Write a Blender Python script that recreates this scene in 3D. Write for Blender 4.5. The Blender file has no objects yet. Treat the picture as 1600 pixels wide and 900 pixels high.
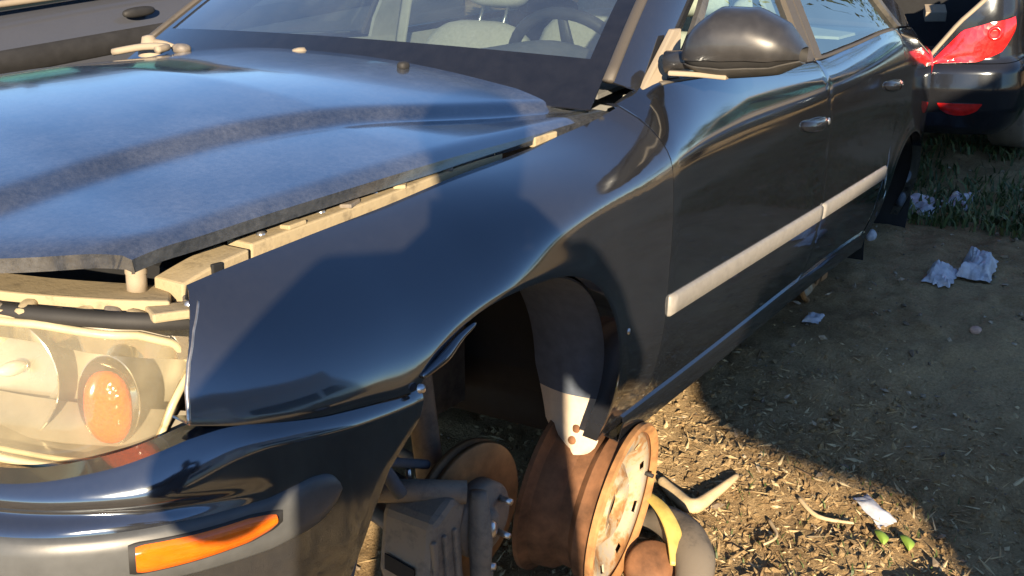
import bpy, bmesh, math, random
import numpy as np
from mathutils import Vector, Matrix, Euler
random.seed(7); rng = np.random.default_rng(7)
sc = bpy.context.scene
COL = sc.collection
R = math.radians

# ------------------------------------------------------------------ camera, sky, sun, exposure
cam_d = bpy.data.cameras.new("camera")
cam = bpy.data.objects.new("camera", cam_d); COL.objects.link(cam)
cam_d.sensor_width = 36.0; cam_d.lens = 36.2
cam_d.clip_start = 0.02; cam_d.clip_end = 1500
_r = Vector((-.5378, .8421, -.0391)); _f = Vector((-.7690, -.5089, -.3862))
_r.normalize(); _f.normalize(); _u = _r.cross(_f).normalized()
m = Matrix((_r, _u, -_f)).transposed().to_4x4(); m.translation = (1.252, 1.664, 1.471)
cam.matrix_world = m
sc.camera = cam
cam_d.dof.use_dof = False

SUN = Vector((.769, .551, .326)).normalized()
world = bpy.data.worlds.new("World"); sc.world = world; world.use_nodes = True
nt = world.node_tree
sky = nt.nodes.new("ShaderNodeTexSky"); sky.sky_type = 'NISHITA'; sky.sun_disc = False
sky.sun_elevation = math.asin(SUN.z); sky.sun_rotation = math.atan2(SUN.x, SUN.y)
sky.altitude = 2500; sky.air_density = 1.0; sky.dust_density = 0.15; sky.ozone_density = 3.0
bg = nt.nodes["Background"]; bg.inputs[1].default_value = 0.09
nt.links.new(sky.outputs[0], bg.inputs[0])
sun_d = bpy.data.lights.new("sun", 'SUN'); sun = bpy.data.objects.new("sun", sun_d); COL.objects.link(sun)
sun_d.energy = 5.0; sun_d.angle = R(0.5); sun_d.color = (1.0, .80, .55)
sun.rotation_euler = (-SUN).to_track_quat('-Z', 'Y').to_euler(); sun.location = (6, 5, 6)
sc.view_settings.view_transform = 'Standard'; sc.view_settings.look = 'None'
sc.view_settings.exposure = 1.38; sc.view_settings.gamma = 1.0
sc.cycles.max_bounces = 10; sc.cycles.transparent_max_bounces = 16
sc.cycles.caustics_reflective = False; sc.cycles.caustics_refractive = False
sc.cycles.sample_clamp_indirect = 6.0

# ------------------------------------------------------------------ helpers
def interp(tab):
    xs = np.array([t[0] for t in tab], float); o = np.argsort(xs); xs = xs[o]
    ys = np.array([t[1] for t in tab], float)[o]
    h = np.diff(xs); d = np.diff(ys) / h
    mm = np.zeros(len(xs)); mm[0] = d[0]; mm[-1] = d[-1]
    for i in range(1, len(xs) - 1):
        if d[i-1] * d[i] > 0:
            w1 = 2*h[i] + h[i-1]; w2 = h[i] + 2*h[i-1]
            mm[i] = (w1 + w2) / (w1/d[i-1] + w2/d[i])
    def f(x):
        x = np.clip(np.asarray(x, float), xs[0], xs[-1])
        i = np.clip(np.searchsorted(xs, x) - 1, 0, len(h) - 1)
        t = (x - xs[i]) / h[i]
        return ((2*t**3 - 3*t**2 + 1)*ys[i] + (t**3 - 2*t**2 + t)*h[i]*mm[i]
                + (-2*t**3 + 3*t**2)*ys[i+1] + (t**3 - t**2)*h[i]*mm[i+1])
    return f

def mk(name, V, F, mat=None, parent=None, smooth=True, solid=0.0, off=-1.0, bevel=0.0, sub=0):
    me = bpy.data.meshes.new(name)
    me.from_pydata([tuple(map(float, v)) for v in V], [], [tuple(map(int, f)) for f in F])
    me.validate(); me.update()
    o = bpy.data.objects.new(name, me); COL.objects.link(o)
    if mat: me.materials.append(mat)
    if smooth: me.polygons.foreach_set("use_smooth", [True]*len(me.polygons))
    if parent: o.parent = parent
    if solid:
        md = o.modifiers.new("solid", 'SOLIDIFY'); md.thickness = solid; md.offset = off
        md.use_even_offset = False
        es = o.modifiers.new('split', 'EDGE_SPLIT'); es.split_angle = R(38)
    if bevel:
        md = o.modifiers.new("bevel", 'BEVEL'); md.width = bevel; md.segments = 2; md.limit_method = 'ANGLE'
    if sub:
        md = o.modifiers.new("sub", 'SUBSURF'); md.levels = sub; md.render_levels = sub
    return o

def grid(name, P, mat, parent=None, flip=False, **k):
    """P: array (n,m,3)"""
    P = np.asarray(P, float); n, m_ = P.shape[:2]
    idx = np.arange(n*m_).reshape(n, m_)
    a, b, c, d = idx[:-1, :-1], idx[1:, :-1], idx[1:, 1:], idx[:-1, 1:]
    F = np.stack([a, b, c, d] if not flip else [d, c, b, a], -1).reshape(-1, 4)
    return mk(name, P.reshape(-1, 3), F, mat, parent, **k)

def bm_obj(name, bm, mat, parent=None, smooth=False, bevel=0.0):
    me = bpy.data.meshes.new(name); bm.normal_update(); bm.to_mesh(me); bm.free()
    o = bpy.data.objects.new(name, me); COL.objects.link(o); me.materials.append(mat)
    if smooth: me.polygons.foreach_set("use_smooth", [True]*len(me.polygons))
    if parent: o.parent = parent
    if bevel:
        md = o.modifiers.new("bevel", 'BEVEL'); md.width = bevel; md.segments = 2; md.limit_method = 'ANGLE'
    return o

def box(name, c, s, mat, parent=None, rot=(0, 0, 0), bevel=0.004):
    bm = bmesh.new(); bmesh.ops.create_cube(bm, size=1)
    bmesh.ops.scale(bm, vec=s, verts=bm.verts)
    bmesh.ops.rotate(bm, matrix=Euler(rot).to_matrix(), verts=bm.verts)
    bmesh.ops.translate(bm, vec=c, verts=bm.verts)
    return bm_obj(name, bm, mat, parent, bevel=min(bevel, min(s)*.4))

def frame_of(t):
    t = np.asarray(t, float); t = t/np.linalg.norm(t)
    a = np.array([0, 0, 1.]) if abs(t[2]) < .9 else np.array([1., 0, 0])
    u = np.cross(t, a); u /= np.linalg.norm(u); return t, u, np.cross(t, u)

def smooth_path(P, n=8):
    P = np.asarray(P, float); out = []
    for i in range(len(P)-1):
        p0 = P[max(i-1, 0)]; p1 = P[i]; p2 = P[i+1]; p3 = P[min(i+2, len(P)-1)]
        for t in np.linspace(0, 1, n, endpoint=False):
            out.append(.5*((2*p1) + (-p0+p2)*t + (2*p0-5*p1+4*p2-p3)*t*t + (-p0+3*p1-3*p2+p3)*t**3))
    out.append(P[-1]); return np.array(out)

def tube(name, path, r, mat, parent=None, seg=12, smooth_n=0, flat=1.0):
    P = smooth_path(path, smooth_n) if smooth_n else np.asarray(path, float)
    n = len(P); rr = np.interp(np.linspace(0, 1, n), np.linspace(0, 1, len(np.atleast_1d(r))), np.atleast_1d(r)) if np.ndim(r) else np.full(n, r)
    V = []; F = []
    t0 = P[1]-P[0]; _, u, v = frame_of(t0)
    for i in range(n):
        t = P[min(i+1, n-1)] - P[max(i-1, 0)]; t = t/np.linalg.norm(t)
        u = u - t*np.dot(u, t); u /= np.linalg.norm(u); v = np.cross(t, u)
        for k in range(seg):
            a = 2*math.pi*k/seg
            V.append(P[i] + rr[i]*(math.cos(a)*u + flat*math.sin(a)*v))
    for i in range(n-1):
        for k in range(seg):
            k2 = (k+1) % seg
            F.append((i*seg+k, i*seg+k2, (i+1)*seg+k2, (i+1)*seg+k))
    F.append(tuple(range(seg-1, -1, -1))); F.append(tuple((n-1)*seg+k for k in range(seg)))
    return mk(name, V, F, mat, parent)

def lathe(name, prof, c, axis, mat, parent=None, seg=48, closed=False, a0=0, a1=2*math.pi, skip=None, solid=0.0):
    """prof: list of (r, h) ; axis = direction of h ; centre c"""
    t, u, v = frame_of(axis); V = []; F = []; full = abs(a1-a0-2*math.pi) < 1e-6
    na = seg if full else seg+1
    for (r, h) in prof:
        for k in range(na):
            a = a0 + (a1-a0)*k/seg
            V.append(np.asarray(c) + t*h + r*(math.cos(a)*u + math.sin(a)*v))
    n = len(prof)
    for i in range(n if closed else n-1):
        i2 = (i+1) % n
        for k in range(seg):
            if skip and skip(i, k): continue
            k2 = (k+1) % na
            F.append((i*na+k, i2*na+k, i2*na+k2, i*na+k2))
    return mk(name, V, F, mat, parent, solid=solid, off=0)

def prism(name, poly, d, mat, parent=None, bevel=0.0, smooth=False):
    """poly: list of 3D points (planar), extruded by vector d"""
    P = np.asarray(poly, float); n = len(P); V = np.concatenate([P, P+np.asarray(d)])
    F = [tuple(range(n)), tuple(range(2*n-1, n-1, -1))]
    F += [(i, i+n, (i+1) % n+n, (i+1) % n) for i in range(n)]
    bm = bmesh.new(); vs = [bm.verts.new(v) for v in V]
    for f in F: bm.faces.new([vs[i] for i in f])
    bmesh.ops.recalc_face_normals(bm, faces=bm.faces)
    return bm_obj(name, bm, mat, parent, smooth=smooth, bevel=bevel)

def ellipsoid(name, c, s, mat, parent=None, rot=(0, 0, 0), p=2.0, su=24, sv=14):
    V = []; F = []
    def sg(x, e): return math.copysign(abs(x)**e, x)
    for j in range(sv+1):
        b = -math.pi/2 + math.pi*j/sv
        for i in range(su):
            a = 2*math.pi*i/su; e = 2/p
            V.append((s[0]*sg(math.cos(b), e)*sg(math.cos(a), e), s[1]*sg(math.cos(b), e)*sg(math.sin(a), e), s[2]*sg(math.sin(b), e)))
    M = Euler(rot).to_matrix()
    V = [M @ Vector(v) + Vector(c) for v in V]
    for j in range(sv):
        for i in range(su):
            F.append((j*su+i, j*su+(i+1) % su, (j+1)*su+(i+1) % su, (j+1)*su+i))
    return mk(name, V, F, mat, parent)

def empty(name, loc=(0, 0, 0), rot=(0, 0, 0)):
    o = bpy.data.objects.new(name, None); COL.objects.link(o); o.location = loc; o.rotation_euler = rot
    o.empty_display_size = .2
    return o
def tag(o, label=None, cat=None, group=None, kind=None):
    if label: o["label"] = label
    if cat: o["category"] = cat
    if group: o["group"] = group
    if kind: o["kind"] = kind
    return o

# ------------------------------------------------------------------ materials
def newmat(name):
    mt = bpy.data.materials.new(name); mt.use_nodes = True
    return mt, mt.node_tree, mt.node_tree.nodes["Principled BSDF"]
def N(nt, typ, **k):
    n = nt.nodes.new(typ)
    for a, b in k.items(): setattr(n, a, b)
    return n
def noise(nt, scale, detail=6, rough=.6, coord='Object', vec=None, stretch=None):
    tc = N(nt, "ShaderNodeTexCoord"); n = N(nt, "ShaderNodeTexNoise")
    n.inputs["Scale"].default_value = scale; n.inputs["Detail"].default_value = detail; n.inputs["Roughness"].default_value = rough
    if stretch:
        mp = N(nt, "ShaderNodeMapping"); mp.inputs["Scale"].default_value = stretch
        nt.links.new(tc.outputs[coord], mp.inputs[0]); nt.links.new(mp.outputs[0], n.inputs["Vector"])
    else: nt.links.new(tc.outputs[coord], n.inputs["Vector"])
    return n
def ramp(nt, src, stops, interp_='LINEAR'):
    r = N(nt, "ShaderNodeValToRGB"); r.color_ramp.interpolation = interp_
    e = r.color_ramp.elements
    while len(e) < len(stops): e.new(.5)
    for i, (p, c) in enumerate(stops):
        e[i].position = p; e[i].color = (*c, 1) if len(c) == 3 else c
    nt.links.new(src, r.inputs[0]); return r
def bump(nt, src, bsdf, strength=.2, dist=.01, slot="Normal"):
    b = N(nt, "ShaderNodeBump"); b.inputs["Strength"].default_value = strength; b.inputs["Distance"].default_value = dist
    nt.links.new(src, b.inputs["Height"]); nt.links.new(b.outputs[0], bsdf.inputs[slot]); return b

def plain(name, col, rough=.5, metal=0.0, var=.25, scale=30, bmp=.1, spec=.5, dist=.003, coat=0):
    mt, nt, b = newmat(name)
    n = noise(nt, scale)
    lo = tuple(c*(1-var) for c in col); hi = tuple(min(1, c*(1+var)) for c in col)
    r = ramp(nt, n.outputs[0], [(.3, lo), (.7, hi)])
    nt.links.new(r.outputs[0], b.inputs["Base Color"])
    b.inputs["Roughness"].default_value = rough; b.inputs["Metallic"].default_value = metal
    b.inputs["Specular IOR Level"].default_value = spec; b.inputs["Coat Weight"].default_value = coat
    if bmp: bump(nt, n.outputs[0], b, bmp, dist)
    return mt

def car_paint(name, col, dust=(.24, .24, .25), amt=.10, ior=2.7, tint=(.78, .88, 1.0), crough=.03, lo_=.75, hi_=1.45):
    mt, nt, b = newmat(name)
    n1 = noise(nt, 5.5, 8, .65); n2 = noise(nt, 110, 8, .8); n3 = noise(nt, 2.0, 3, .5)
    mul = N(nt, "ShaderNodeMath", operation='MULTIPLY'); nt.links.new(n1.outputs[0], mul.inputs[0]); nt.links.new(n2.outputs[0], mul.inputs[1])
    f = ramp(nt, mul.outputs[0], [(.12, (amt*lo_,)*3), (.45, (amt*hi_,)*3)])
    mx = N(nt, "ShaderNodeMix", data_type='RGBA'); nt.links.new(f.outputs[0], mx.inputs[0])
    mx.inputs[6].default_value = (*col, 1); mx.inputs[7].default_value = (*dust, 1)
    nt.links.new(mx.outputs[2], b.inputs["Base Color"])
    b.inputs["IOR"].default_value = ior; b.inputs["Specular Tint"].default_value = (*tint, 1)
    rr = ramp(nt, n1.outputs[0], [(.3, (crough,)*3), (.75, (crough+.09,)*3)])
    nt.links.new(rr.outputs[0], b.inputs["Roughness"])
    b.inputs["Coat Weight"].default_value = .25; b.inputs["Coat Roughness"].default_value = .02
    bump(nt, n3.outputs[0], b, .02, .02)
    return mt

def dusty(name, col, dcol=(.46, .37, .24), amount=.5, rough=.7, scale=14, bmp=.25):
    mt, nt, b = newmat(name)
    n1 = noise(nt, scale, 9, .65); n2 = noise(nt, scale*7, 4, .6)
    a = N(nt, "ShaderNodeMath", operation='ADD'); nt.links.new(n1.outputs[0], a.inputs[0])
    s = N(nt, "ShaderNodeMath", operation='MULTIPLY'); s.inputs[1].default_value = .25; nt.links.new(n2.outputs[0], s.inputs[0]); nt.links.new(s.outputs[0], a.inputs[1])
    r = ramp(nt, a.outputs[0], [(max(.0, .85-amount-.12), col), (min(1, .85-amount+.18), dcol)])
    nt.links.new(r.outputs[0], b.inputs["Base Color"]); b.inputs["Roughness"].default_value = rough
    bump(nt, a.outputs[0], b, bmp, .004); return mt

def glass(name, tint=(.9, .95, .93), refl=.06, rough=0.0, haze=0.0, hcol=(.5, .5, .5)):
    """thin sheet glass: transparent + fresnel gloss (+ dirt film)"""
    mt = bpy.data.materials.new(name); mt.use_nodes = True; nt = mt.node_tree; nt.nodes.clear()
    out = N(nt, "ShaderNodeOutputMaterial"); tr = N(nt, "ShaderNodeBsdfTransparent"); tr.inputs[0].default_value = (*tint, 1)
    gl = N(nt, "ShaderNodeBsdfGlossy"); gl.inputs["Roughness"].default_value = rough
    lw = N(nt, "ShaderNodeLayerWeight"); lw.inputs[0].default_value = .5
    fr = N(nt, "ShaderNodeMath", operation='POWER'); fr.inputs[1].default_value = 4.0; nt.links.new(lw.outputs["Facing"], fr.inputs[0])
    mx = N(nt, "ShaderNodeMixShader"); nt.links.new(tr.outputs[0], mx.inputs[1]); nt.links.new(gl.outputs[0], mx.inputs[2])
    ad = N(nt, "ShaderNodeMath", operation='MULTIPLY_ADD'); ad.inputs[1].default_value = .94; ad.inputs[2].default_value = refl; ad.use_clamp = True
    nt.links.new(fr.outputs[0], ad.inputs[0]); nt.links.new(ad.outputs[0], mx.inputs[0])
    last = mx
    if haze:
        df = N(nt, "ShaderNodeBsdfDiffuse"); df.inputs[0].default_value = (*hcol, 1)
        tl = N(nt, "ShaderNodeBsdfTranslucent"); tl.inputs[0].default_value = (*hcol, 1)
        m0 = N(nt, "ShaderNodeMixShader"); m0.inputs[0].default_value = .4
        nt.links.new(df.outputs[0], m0.inputs[1]); nt.links.new(tl.outputs[0], m0.inputs[2])
        n = noise(nt, 9, 8, .6); r = ramp(nt, n.outputs[0], [(.3, (haze*.6,)*3), (.75, (haze*1.4,)*3)])
        m2 = N(nt, "ShaderNodeMixShader"); nt.links.new(r.outputs[0], m2.inputs[0])
        nt.links.new(mx.outputs[0], m2.inputs[1]); nt.links.new(m0.outputs[0], m2.inputs[2]); last = m2
    nt.links.new(last.outputs[0], out.inputs[0]); return mt

def lens_plastic(name, col, transl=.5, rough=.12):
    mt, nt, b = newmat(name)
    n = noise(nt, 40, 4); r = ramp(nt, n.outputs[0], [(.3, tuple(c*.8 for c in col)), (.7, col)])
    nt.links.new(r.outputs[0], b.inputs["Base Color"]); b.inputs["Roughness"].default_value = rough
    b.inputs["Coat Weight"].default_value = .8; b.inputs["Coat Roughness"].default_value = .04
    b.inputs["Subsurface Weight"].default_value = transl; b.inputs["Subsurface Radius"].default_value = (.02, .008, .003)
    return mt

def ribbed_lens(name, col, sx=160, st=.7):
    mt, nt, b = newmat(name)
    tc = N(nt, "ShaderNodeTexCoord"); w = N(nt, "ShaderNodeTexVoronoi"); w.inputs["Scale"].default_value = sx
    nt.links.new(tc.outputs["Object"], w.inputs["Vector"])
    r = ramp(nt, w.outputs["Distance"], [(.1, tuple(c*.75 for c in col)), (.6, col)]); nt.links.new(r.outputs[0], b.inputs["Base Color"])
    b.inputs["Roughness"].default_value = .16; b.inputs["Coat Weight"].default_value = 1; b.inputs["Coat Roughness"].default_value = .03
    bump(nt, w.outputs["Distance"], b, st, .004); return mt
M = {}
M['black'] = car_paint("black paint", (.006, .0075, .012), amt=.055, ior=2.4, crough=.045)
M['hood'] = car_paint("dusty black bonnet paint", (.008, .010, .016), dust=(.26, .28, .32), amt=.17, ior=3.8, tint=(.82, .91, 1.0), crough=.07, lo_=.1, hi_=2.6)
M['doorpaint'] = car_paint("black door paint", (.005, .006, .009), amt=.025, ior=3.2, tint=(.80, .90, 1.0))
M['black2'] = car_paint("black paint clean", (.005, .006, .009), amt=.03, ior=1.5, crough=.12)
M['edge'] = plain("panel edge highlight", (.38, .37, .36), .3, .8, var=.3, scale=80)  # bright metal stands in for the highlight along the fender's front edge
M['grey_paint'] = car_paint("dark grey paint", (.05, .055, .07), amt=.05, ior=1.5, crough=.12)
M['beige_paint'] = car_paint("beige paint", (.42, .33, .2), amt=.12)
M['trim'] = dusty("black trim plastic", (.018, .018, .02), (.10, .095, .085), .34, .55)
M['trim_mid'] = dusty("weathered pillar trim", (.03, .027, .024), (.075, .066, .056), .5, .6)
M['trim_dusty'] = dusty("dusty trim plastic", (.09, .078, .066), (.30, .25, .185), .52, .75)
M['molding'] = plain("side moulding plastic", (.24, .23, .215), .42, var=.12, scale=60, bmp=.05)
M['band'] = plain("bumper band plastic", (.075, .08, .085), .38, var=.12, scale=40, bmp=.05)
M['cream'] = dusty("dusty inner panel", (.085, .068, .048), (.36, .295, .185), .46, .85, 22, .5)
M['liner'] = plain("grey felt liner", (.078, .098, .135), .85, var=.18, scale=40, bmp=.3)
M['liner_lit'] = plain("liner tip with painted sunlight", (.55, .46, .36), .8, var=.12, scale=30)  # paler copy of the liner; sunlight on the tip is in the colour
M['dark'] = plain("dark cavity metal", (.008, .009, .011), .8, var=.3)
M['rubber'] = plain("black rubber", (.018, .018, .019), .7, var=.3, scale=20)
M['tyre'] = dusty("dusty tyre rubber", (.03, .03, .032), (.17, .145, .115), .40, .85)
M['castiron'] = dusty("dirty cast iron", (.06, .063, .072), (.20, .175, .15), .40, .6, 22, .5)
M['rotor'] = plain("rusty brake disc", (.20, .11, .05), .5, .35, var=.35, scale=25)
M['steel'] = plain("bright steel", (.55, .56, .58), .3, .9, var=.2, scale=60)
M['orange_lens'] = lens_plastic("amber lens", (.85, .17, .008), .35)
M['red_lens'] = ribbed_lens("red lens", (.62, .014, .014), 38, .3)
M['flare_facets'] = ribbed_lens("lens facets with sun flare", (.85, .78, .62), 55, 1.0); M['flare_facets'].node_tree.nodes['Principled BSDF'].inputs['Metallic'].default_value = .85  # white-yellow metallic colour put in for the tail lamp's sun flare
M['amber_facets'] = ribbed_lens("faceted amber lens", (.98, .13, .0), 170, .35)
M['white_lens'] = lens_plastic("clear reversing lens", (.75, .72, .66), .2, .06)
M['glass'] = glass("window glass", (.62, .74, .70), .08)
M['windshield'] = glass("windshield glass", (.74, .84, .80), .40, haze=.08, hcol=(.45, .52, .58))
M['frit'] = plain("black glass border", (.012, .012, .014), .12, var=.2, coat=1)
M['lens'] = glass("hazed headlamp lens", (.96, .94, .86), .05, rough=.05, haze=.30, hcol=(.64, .57, .40))
M['reflector'] = plain("lamp reflector", (.80, .77, .66), .10, .95, var=.06, scale=15, bmp=.02)
M['lampback'] = plain("dulled lamp chrome", (.62, .58, .48), .30, .75, var=.12, scale=25, bmp=.05)
M['bezel'] = plain("lamp housing", (.36, .33, .27), .35, .3, var=.1)
M['interior'] = plain("interior beige plastic", (.38, .38, .33), .75, var=.12)
M['dash'] = plain("dashboard grey plastic", (.16, .165, .165), .7, var=.15, scale=60)
M['seat'] = plain("pale seat fabric", (.5, .5, .44), .9, var=.12, scale=90)
M['wheelblack'] = plain("steering wheel black", (.03, .032, .036), .5)
M['white_plastic'] = plain("white plastic bag film", (.50, .53, .60), .4, var=.28, scale=30)
M['person_cloth'] = plain("dark jacket cloth", (.03, .035, .05), .9, var=.2, scale=60)
M['skin'] = plain("skin", (.45, .27, .19), .55, var=.1)

def rust_mat():
    mt, nt, b = newmat("rusty pale painted steel")
    n1 = noise(nt, 11, 9, .62); n2 = noise(nt, 60, 6, .7)
    a = N(nt, "ShaderNodeMath", operation='MULTIPLY_ADD'); a.inputs[1].default_value = .3
    nt.links.new(n2.outputs[0], a.inputs[0]); nt.links.new(n1.outputs[0], a.inputs[2])
    r = ramp(nt, a.outputs[0], [(.50, (.35, .335, .31)), (.62, (.46, .38, .26)), (.71, (.38, .20, .08)), (.86, (.22, .085, .03))])
    nt.links.new(r.outputs[0], b.inputs["Base Color"]); b.inputs["Roughness"].default_value = .6
    bump(nt, a.outputs[0], b, .25, .003); return mt
M['rim'] = rust_mat()
M['flange_rust'] = plain("orange rusty flange", (.36, .18, .07), .8, var=.4, scale=25, bmp=.2)
M['rim_rust'] = plain("rusted barrel steel", (.17, .078, .036), .8, var=.55, scale=18, bmp=.2)

def ground_mat():
    mt, nt, b = newmat("dry dirt")
    n1 = noise(nt, 1.3, 8, .6); n2 = noise(nt, 16, 10, .7); n3 = noise(nt, 120, 6, .7)
    a = N(nt, "ShaderNodeMath", operation='MULTIPLY_ADD'); a.inputs[1].default_value = .8
    nt.links.new(n2.outputs[0], a.inputs[0]); nt.links.new(n1.outputs[0], a.inputs[2])
    r = ramp(nt, a.outputs[0], [(.5, (.17, .115, .06)), (.8, (.34, .235, .12)), (1.0, (.48, .35, .19))])
    mx = N(nt, "ShaderNodeMix", data_type='RGBA', blend_type='MULTIPLY'); mx.inputs[0].default_value = .7
    r3 = ramp(nt, n3.outputs[0], [(.3, (.45,)*3), (.7, (1.2,)*3)])
    nt.links.new(r.outputs[0], mx.inputs[6]); nt.links.new(r3.outputs[0], mx.inputs[7])
    nt.links.new(mx.outputs[2], b.inputs["Base Color"]); b.inputs["Roughness"].default_value = .95
    b.inputs["Specular IOR Level"].default_value = .15
    ad = N(nt, "ShaderNodeMath", operation='ADD'); nt.links.new(n2.outputs[0], ad.inputs[0]); nt.links.new(n3.outputs[0], ad.inputs[1])
    bump(nt, ad.outputs[0], b, .9, .012); return mt
M['ground'] = ground_mat()
def island_mat(name, stops, rough=.85):
    mt, nt, b = newmat(name)
    g = N(nt, "ShaderNodeNewGeometry"); r = ramp(nt, g.outputs["Random Per Island"], stops)
    nt.links.new(r.outputs[0], b.inputs["Base Color"]); b.inputs["Roughness"].default_value = rough
    n = noise(nt, 60); bump(nt, n.outputs[0], b, .3, .003); return mt
M['chips'] = island_mat("wood chips and straw", [(0, (.16, .10, .05)), (.4, (.36, .25, .12)), (.75, (.50, .38, .20)), (1, (.58, .47, .28))])
M['stones'] = island_mat("small stones", [(0, (.14, .11, .08)), (.6, (.30, .24, .17)), (1, (.52, .44, .33))])
M['grass'] = island_mat("weeds", [(0, (.03, .055, .015)), (.6, (.07, .11, .03)), (1, (.16, .17, .06))], .6)
M['leaf'] = island_mat("tree leaves", [(0, (.025, .045, .012)), (.6, (.06, .09, .025)), (1, (.13, .15, .05))], .6)
M['bark'] = plain("bark", (.12, .085, .06), .9, var=.3)
M['branch'] = plain("pale dry wood", (.52, .40, .24), .85, var=.25, scale=25, bmp=.4)
M['greenleaf'] = plain("fresh green leaf", (.20, .32, .05), .5, var=.2)

# ------------------------------------------------------------------ ground
_NG = {}
def vnoise(x, y, seed=0):
    if seed not in _NG: _NG[seed] = np.random.default_rng(seed).random((256, 256))
    g = _NG[seed]
    xi = np.floor(x).astype(int); yi = np.floor(y).astype(int); fx = x-xi; fy = y-yi
    fx = fx*fx*(3-2*fx); fy = fy*fy*(3-2*fy)
    G = lambda i, j: g[i % 256, j % 256]
    return (G(xi, yi)*(1-fx)+G(xi+1, yi)*fx)*(1-fy)+(G(xi, yi+1)*(1-fx)+G(xi+1, yi+1)*fx)*fy - .5
def gz(x, y):
    x = np.asarray(x, float); y = np.asarray(y, float)
    d = np.maximum(0, np.hypot(x+1.5, y-1)-6)
    k = 1/(1+d*.1)
    z = .05*vnoise(x*1.1, y*1.1, 1) + .03*vnoise(x*3.1, y*3.1, 2) + .022*vnoise(x*9, y*9, 3) + .013*vnoise(x*24, y*24, 4) + .006*vnoise(x*60, y*60, 5)
    return z*k - .005
def axis_pts(a, b, h, far):
    core = np.arange(a, b+h/2, h); out = []; s = h; p = b
    while p < far: s *= 1.22; p += s; out.append(p)
    lo = []; s = h; p = a
    while p > -far: s *= 1.22; p -= s; lo.append(p)
    return np.concatenate([lo[::-1], core, out])
gx_ = axis_pts(-4.6, .6, .02, 400); gy_ = axis_pts(-.1, 2.2, .02, 400)
GX, GY = np.meshgrid(gx_, gy_, indexing='ij')
ground = grid("ground", np.stack([GX, GY, gz(GX, GY)], -1), M['ground'])
tag(ground, kind="structure")

# ------------------------------------------------------------------ the black sedan: side surface functions (car frame, x forward, y left)
AL = R(8.3)
sedan = empty("black_sedan", (0, 0, .176), (0, -AL, 0))
tag(sedan, "glossy black sedan without wheels, nose propped up, hood popped and headlight filmed over", "car")
def c2w(p):
    x, y, z = p; return (x*math.cos(AL)-z*math.sin(AL), y, x*math.sin(AL)+z*math.cos(AL)+.176)

f_ym = interp([(.78, .70), (.72, .745), (.66, .78), (.6, .808), (.5, .838), (.36, .856), (.1, .866), (-.5, .867), (-2.4, .868), (-2.7, .862), (-3.0, .832), (-3.2, .785), (-3.32, .72), (-3.40, .62)])
f_yt = interp([(.70, .66), (.64, .685), (.4, .685), (.07, .686), (-.24, .69), (-.40, .718), (-.45, .735), (-.52, .758), (-.65, .785), (-.9, .80), (-2.4, .80), (-2.7, .785), (-3.1, .70), (-3.32, .62), (-3.40, .53)])
f_zt = interp([(.70, .725), (.64, .738), (.4, .768), (.23, .786), (.07, .807), (-.24, .842), (-.40, .878), (-.45, .90), (-.50, .925), (-.6, .945), (-1.54, .968), (-1.86, .995), (-2.42, 1.045), (-2.7, 1.05), (-3.1, 1.02), (-3.40, .99)])
f_zb = interp([(.70, .575), (.5, .585), (.35, .603), (.2, .648), (.1, .69), (-.02, .733), (-.2, .768), (-.577, .806), (-1.03, .838), (-2.15, .909), (-3.4, .93)])   # shoulder line
_h = np.linspace(-.6, .4, 1001); _el = np.interp(_h, [-.16, -.075, -.0, .03, .08, .15], [0, 4.2, 8.8, 18, 25, 33])
_g = np.concatenate([[0], np.cumsum(np.tan(np.radians((_el[1:]+_el[:-1])/2))*.001)])
def g_(h): return np.interp(h, _h, _g)
f_zs = interp([(.7, .25), (-.3, .245), (-.48, .25), (-2.2, .318), (-3.4, .30)])
XA, ZA, AF, AR_, BH = .06, .335, .39, .312, .333          # front wheel arch
XB, ZB, RBA, RBB = -2.60, .36, .335, .325                 # rear wheel arch
def arch_r(x, z):
    a = np.where(x > XA, AF, AR_)
    return (np.abs((x-XA)/a)**2.4 + np.maximum(z-ZA, 0)**2.4/BH**2.4)**(1/2.4)
def arch_b(x, z): return np.sqrt(((x-XB)/RBA)**2 + ((np.maximum(z, .2)-ZB)/RBB)**2)
def S(x, z):
    x = np.asarray(x, float); z = np.asarray(z, float)
    ym, yt, zt, zb = f_ym(x), f_yt(x), f_zt(x), f_zb(x)
    E_ = np.maximum(0, ym - g_(zt-zb) - yt); z0 = zb - .012
    q_ = np.clip((z-z0)/(zt-z0), 0, 1.08)*np.sin(R(60))
    y = ym - g_(z-zb) - E_*(1-np.sqrt(1-q_*q_))/.5
    lo = np.maximum(0, f_zs(x)+.25-z); y = y - .9*lo*lo
    # arch flares
    r = arch_r(x, z); y = y + .004*np.exp(-((r-1.0)/.10)**2)*(z < .78)*(z > .25)
    r2 = arch_b(x, z); y = y + .010*np.exp(-((r2-1.0)/.11)**2)
    return y
def side(xs, zs, sg=1, off=0.0):
    return np.stack([xs, sg*(S(xs, zs)+off), zs], -1)

def arch_path(n):
    """arch lip of the fender from rear foot to where the bumper takes over"""
    out = []
    for t in np.linspace(math.pi, 0, 200):
        c, s = math.cos(t), math.sin(t); a = AF if c > 0 else AR_
        x = XA + a*math.copysign(abs(c)**(2/2.4), c); z = ZA + BH*abs(s)**(2/2.4)
        if z < .574 and x > XA: break
        out.append((x, z))
    return out

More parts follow.
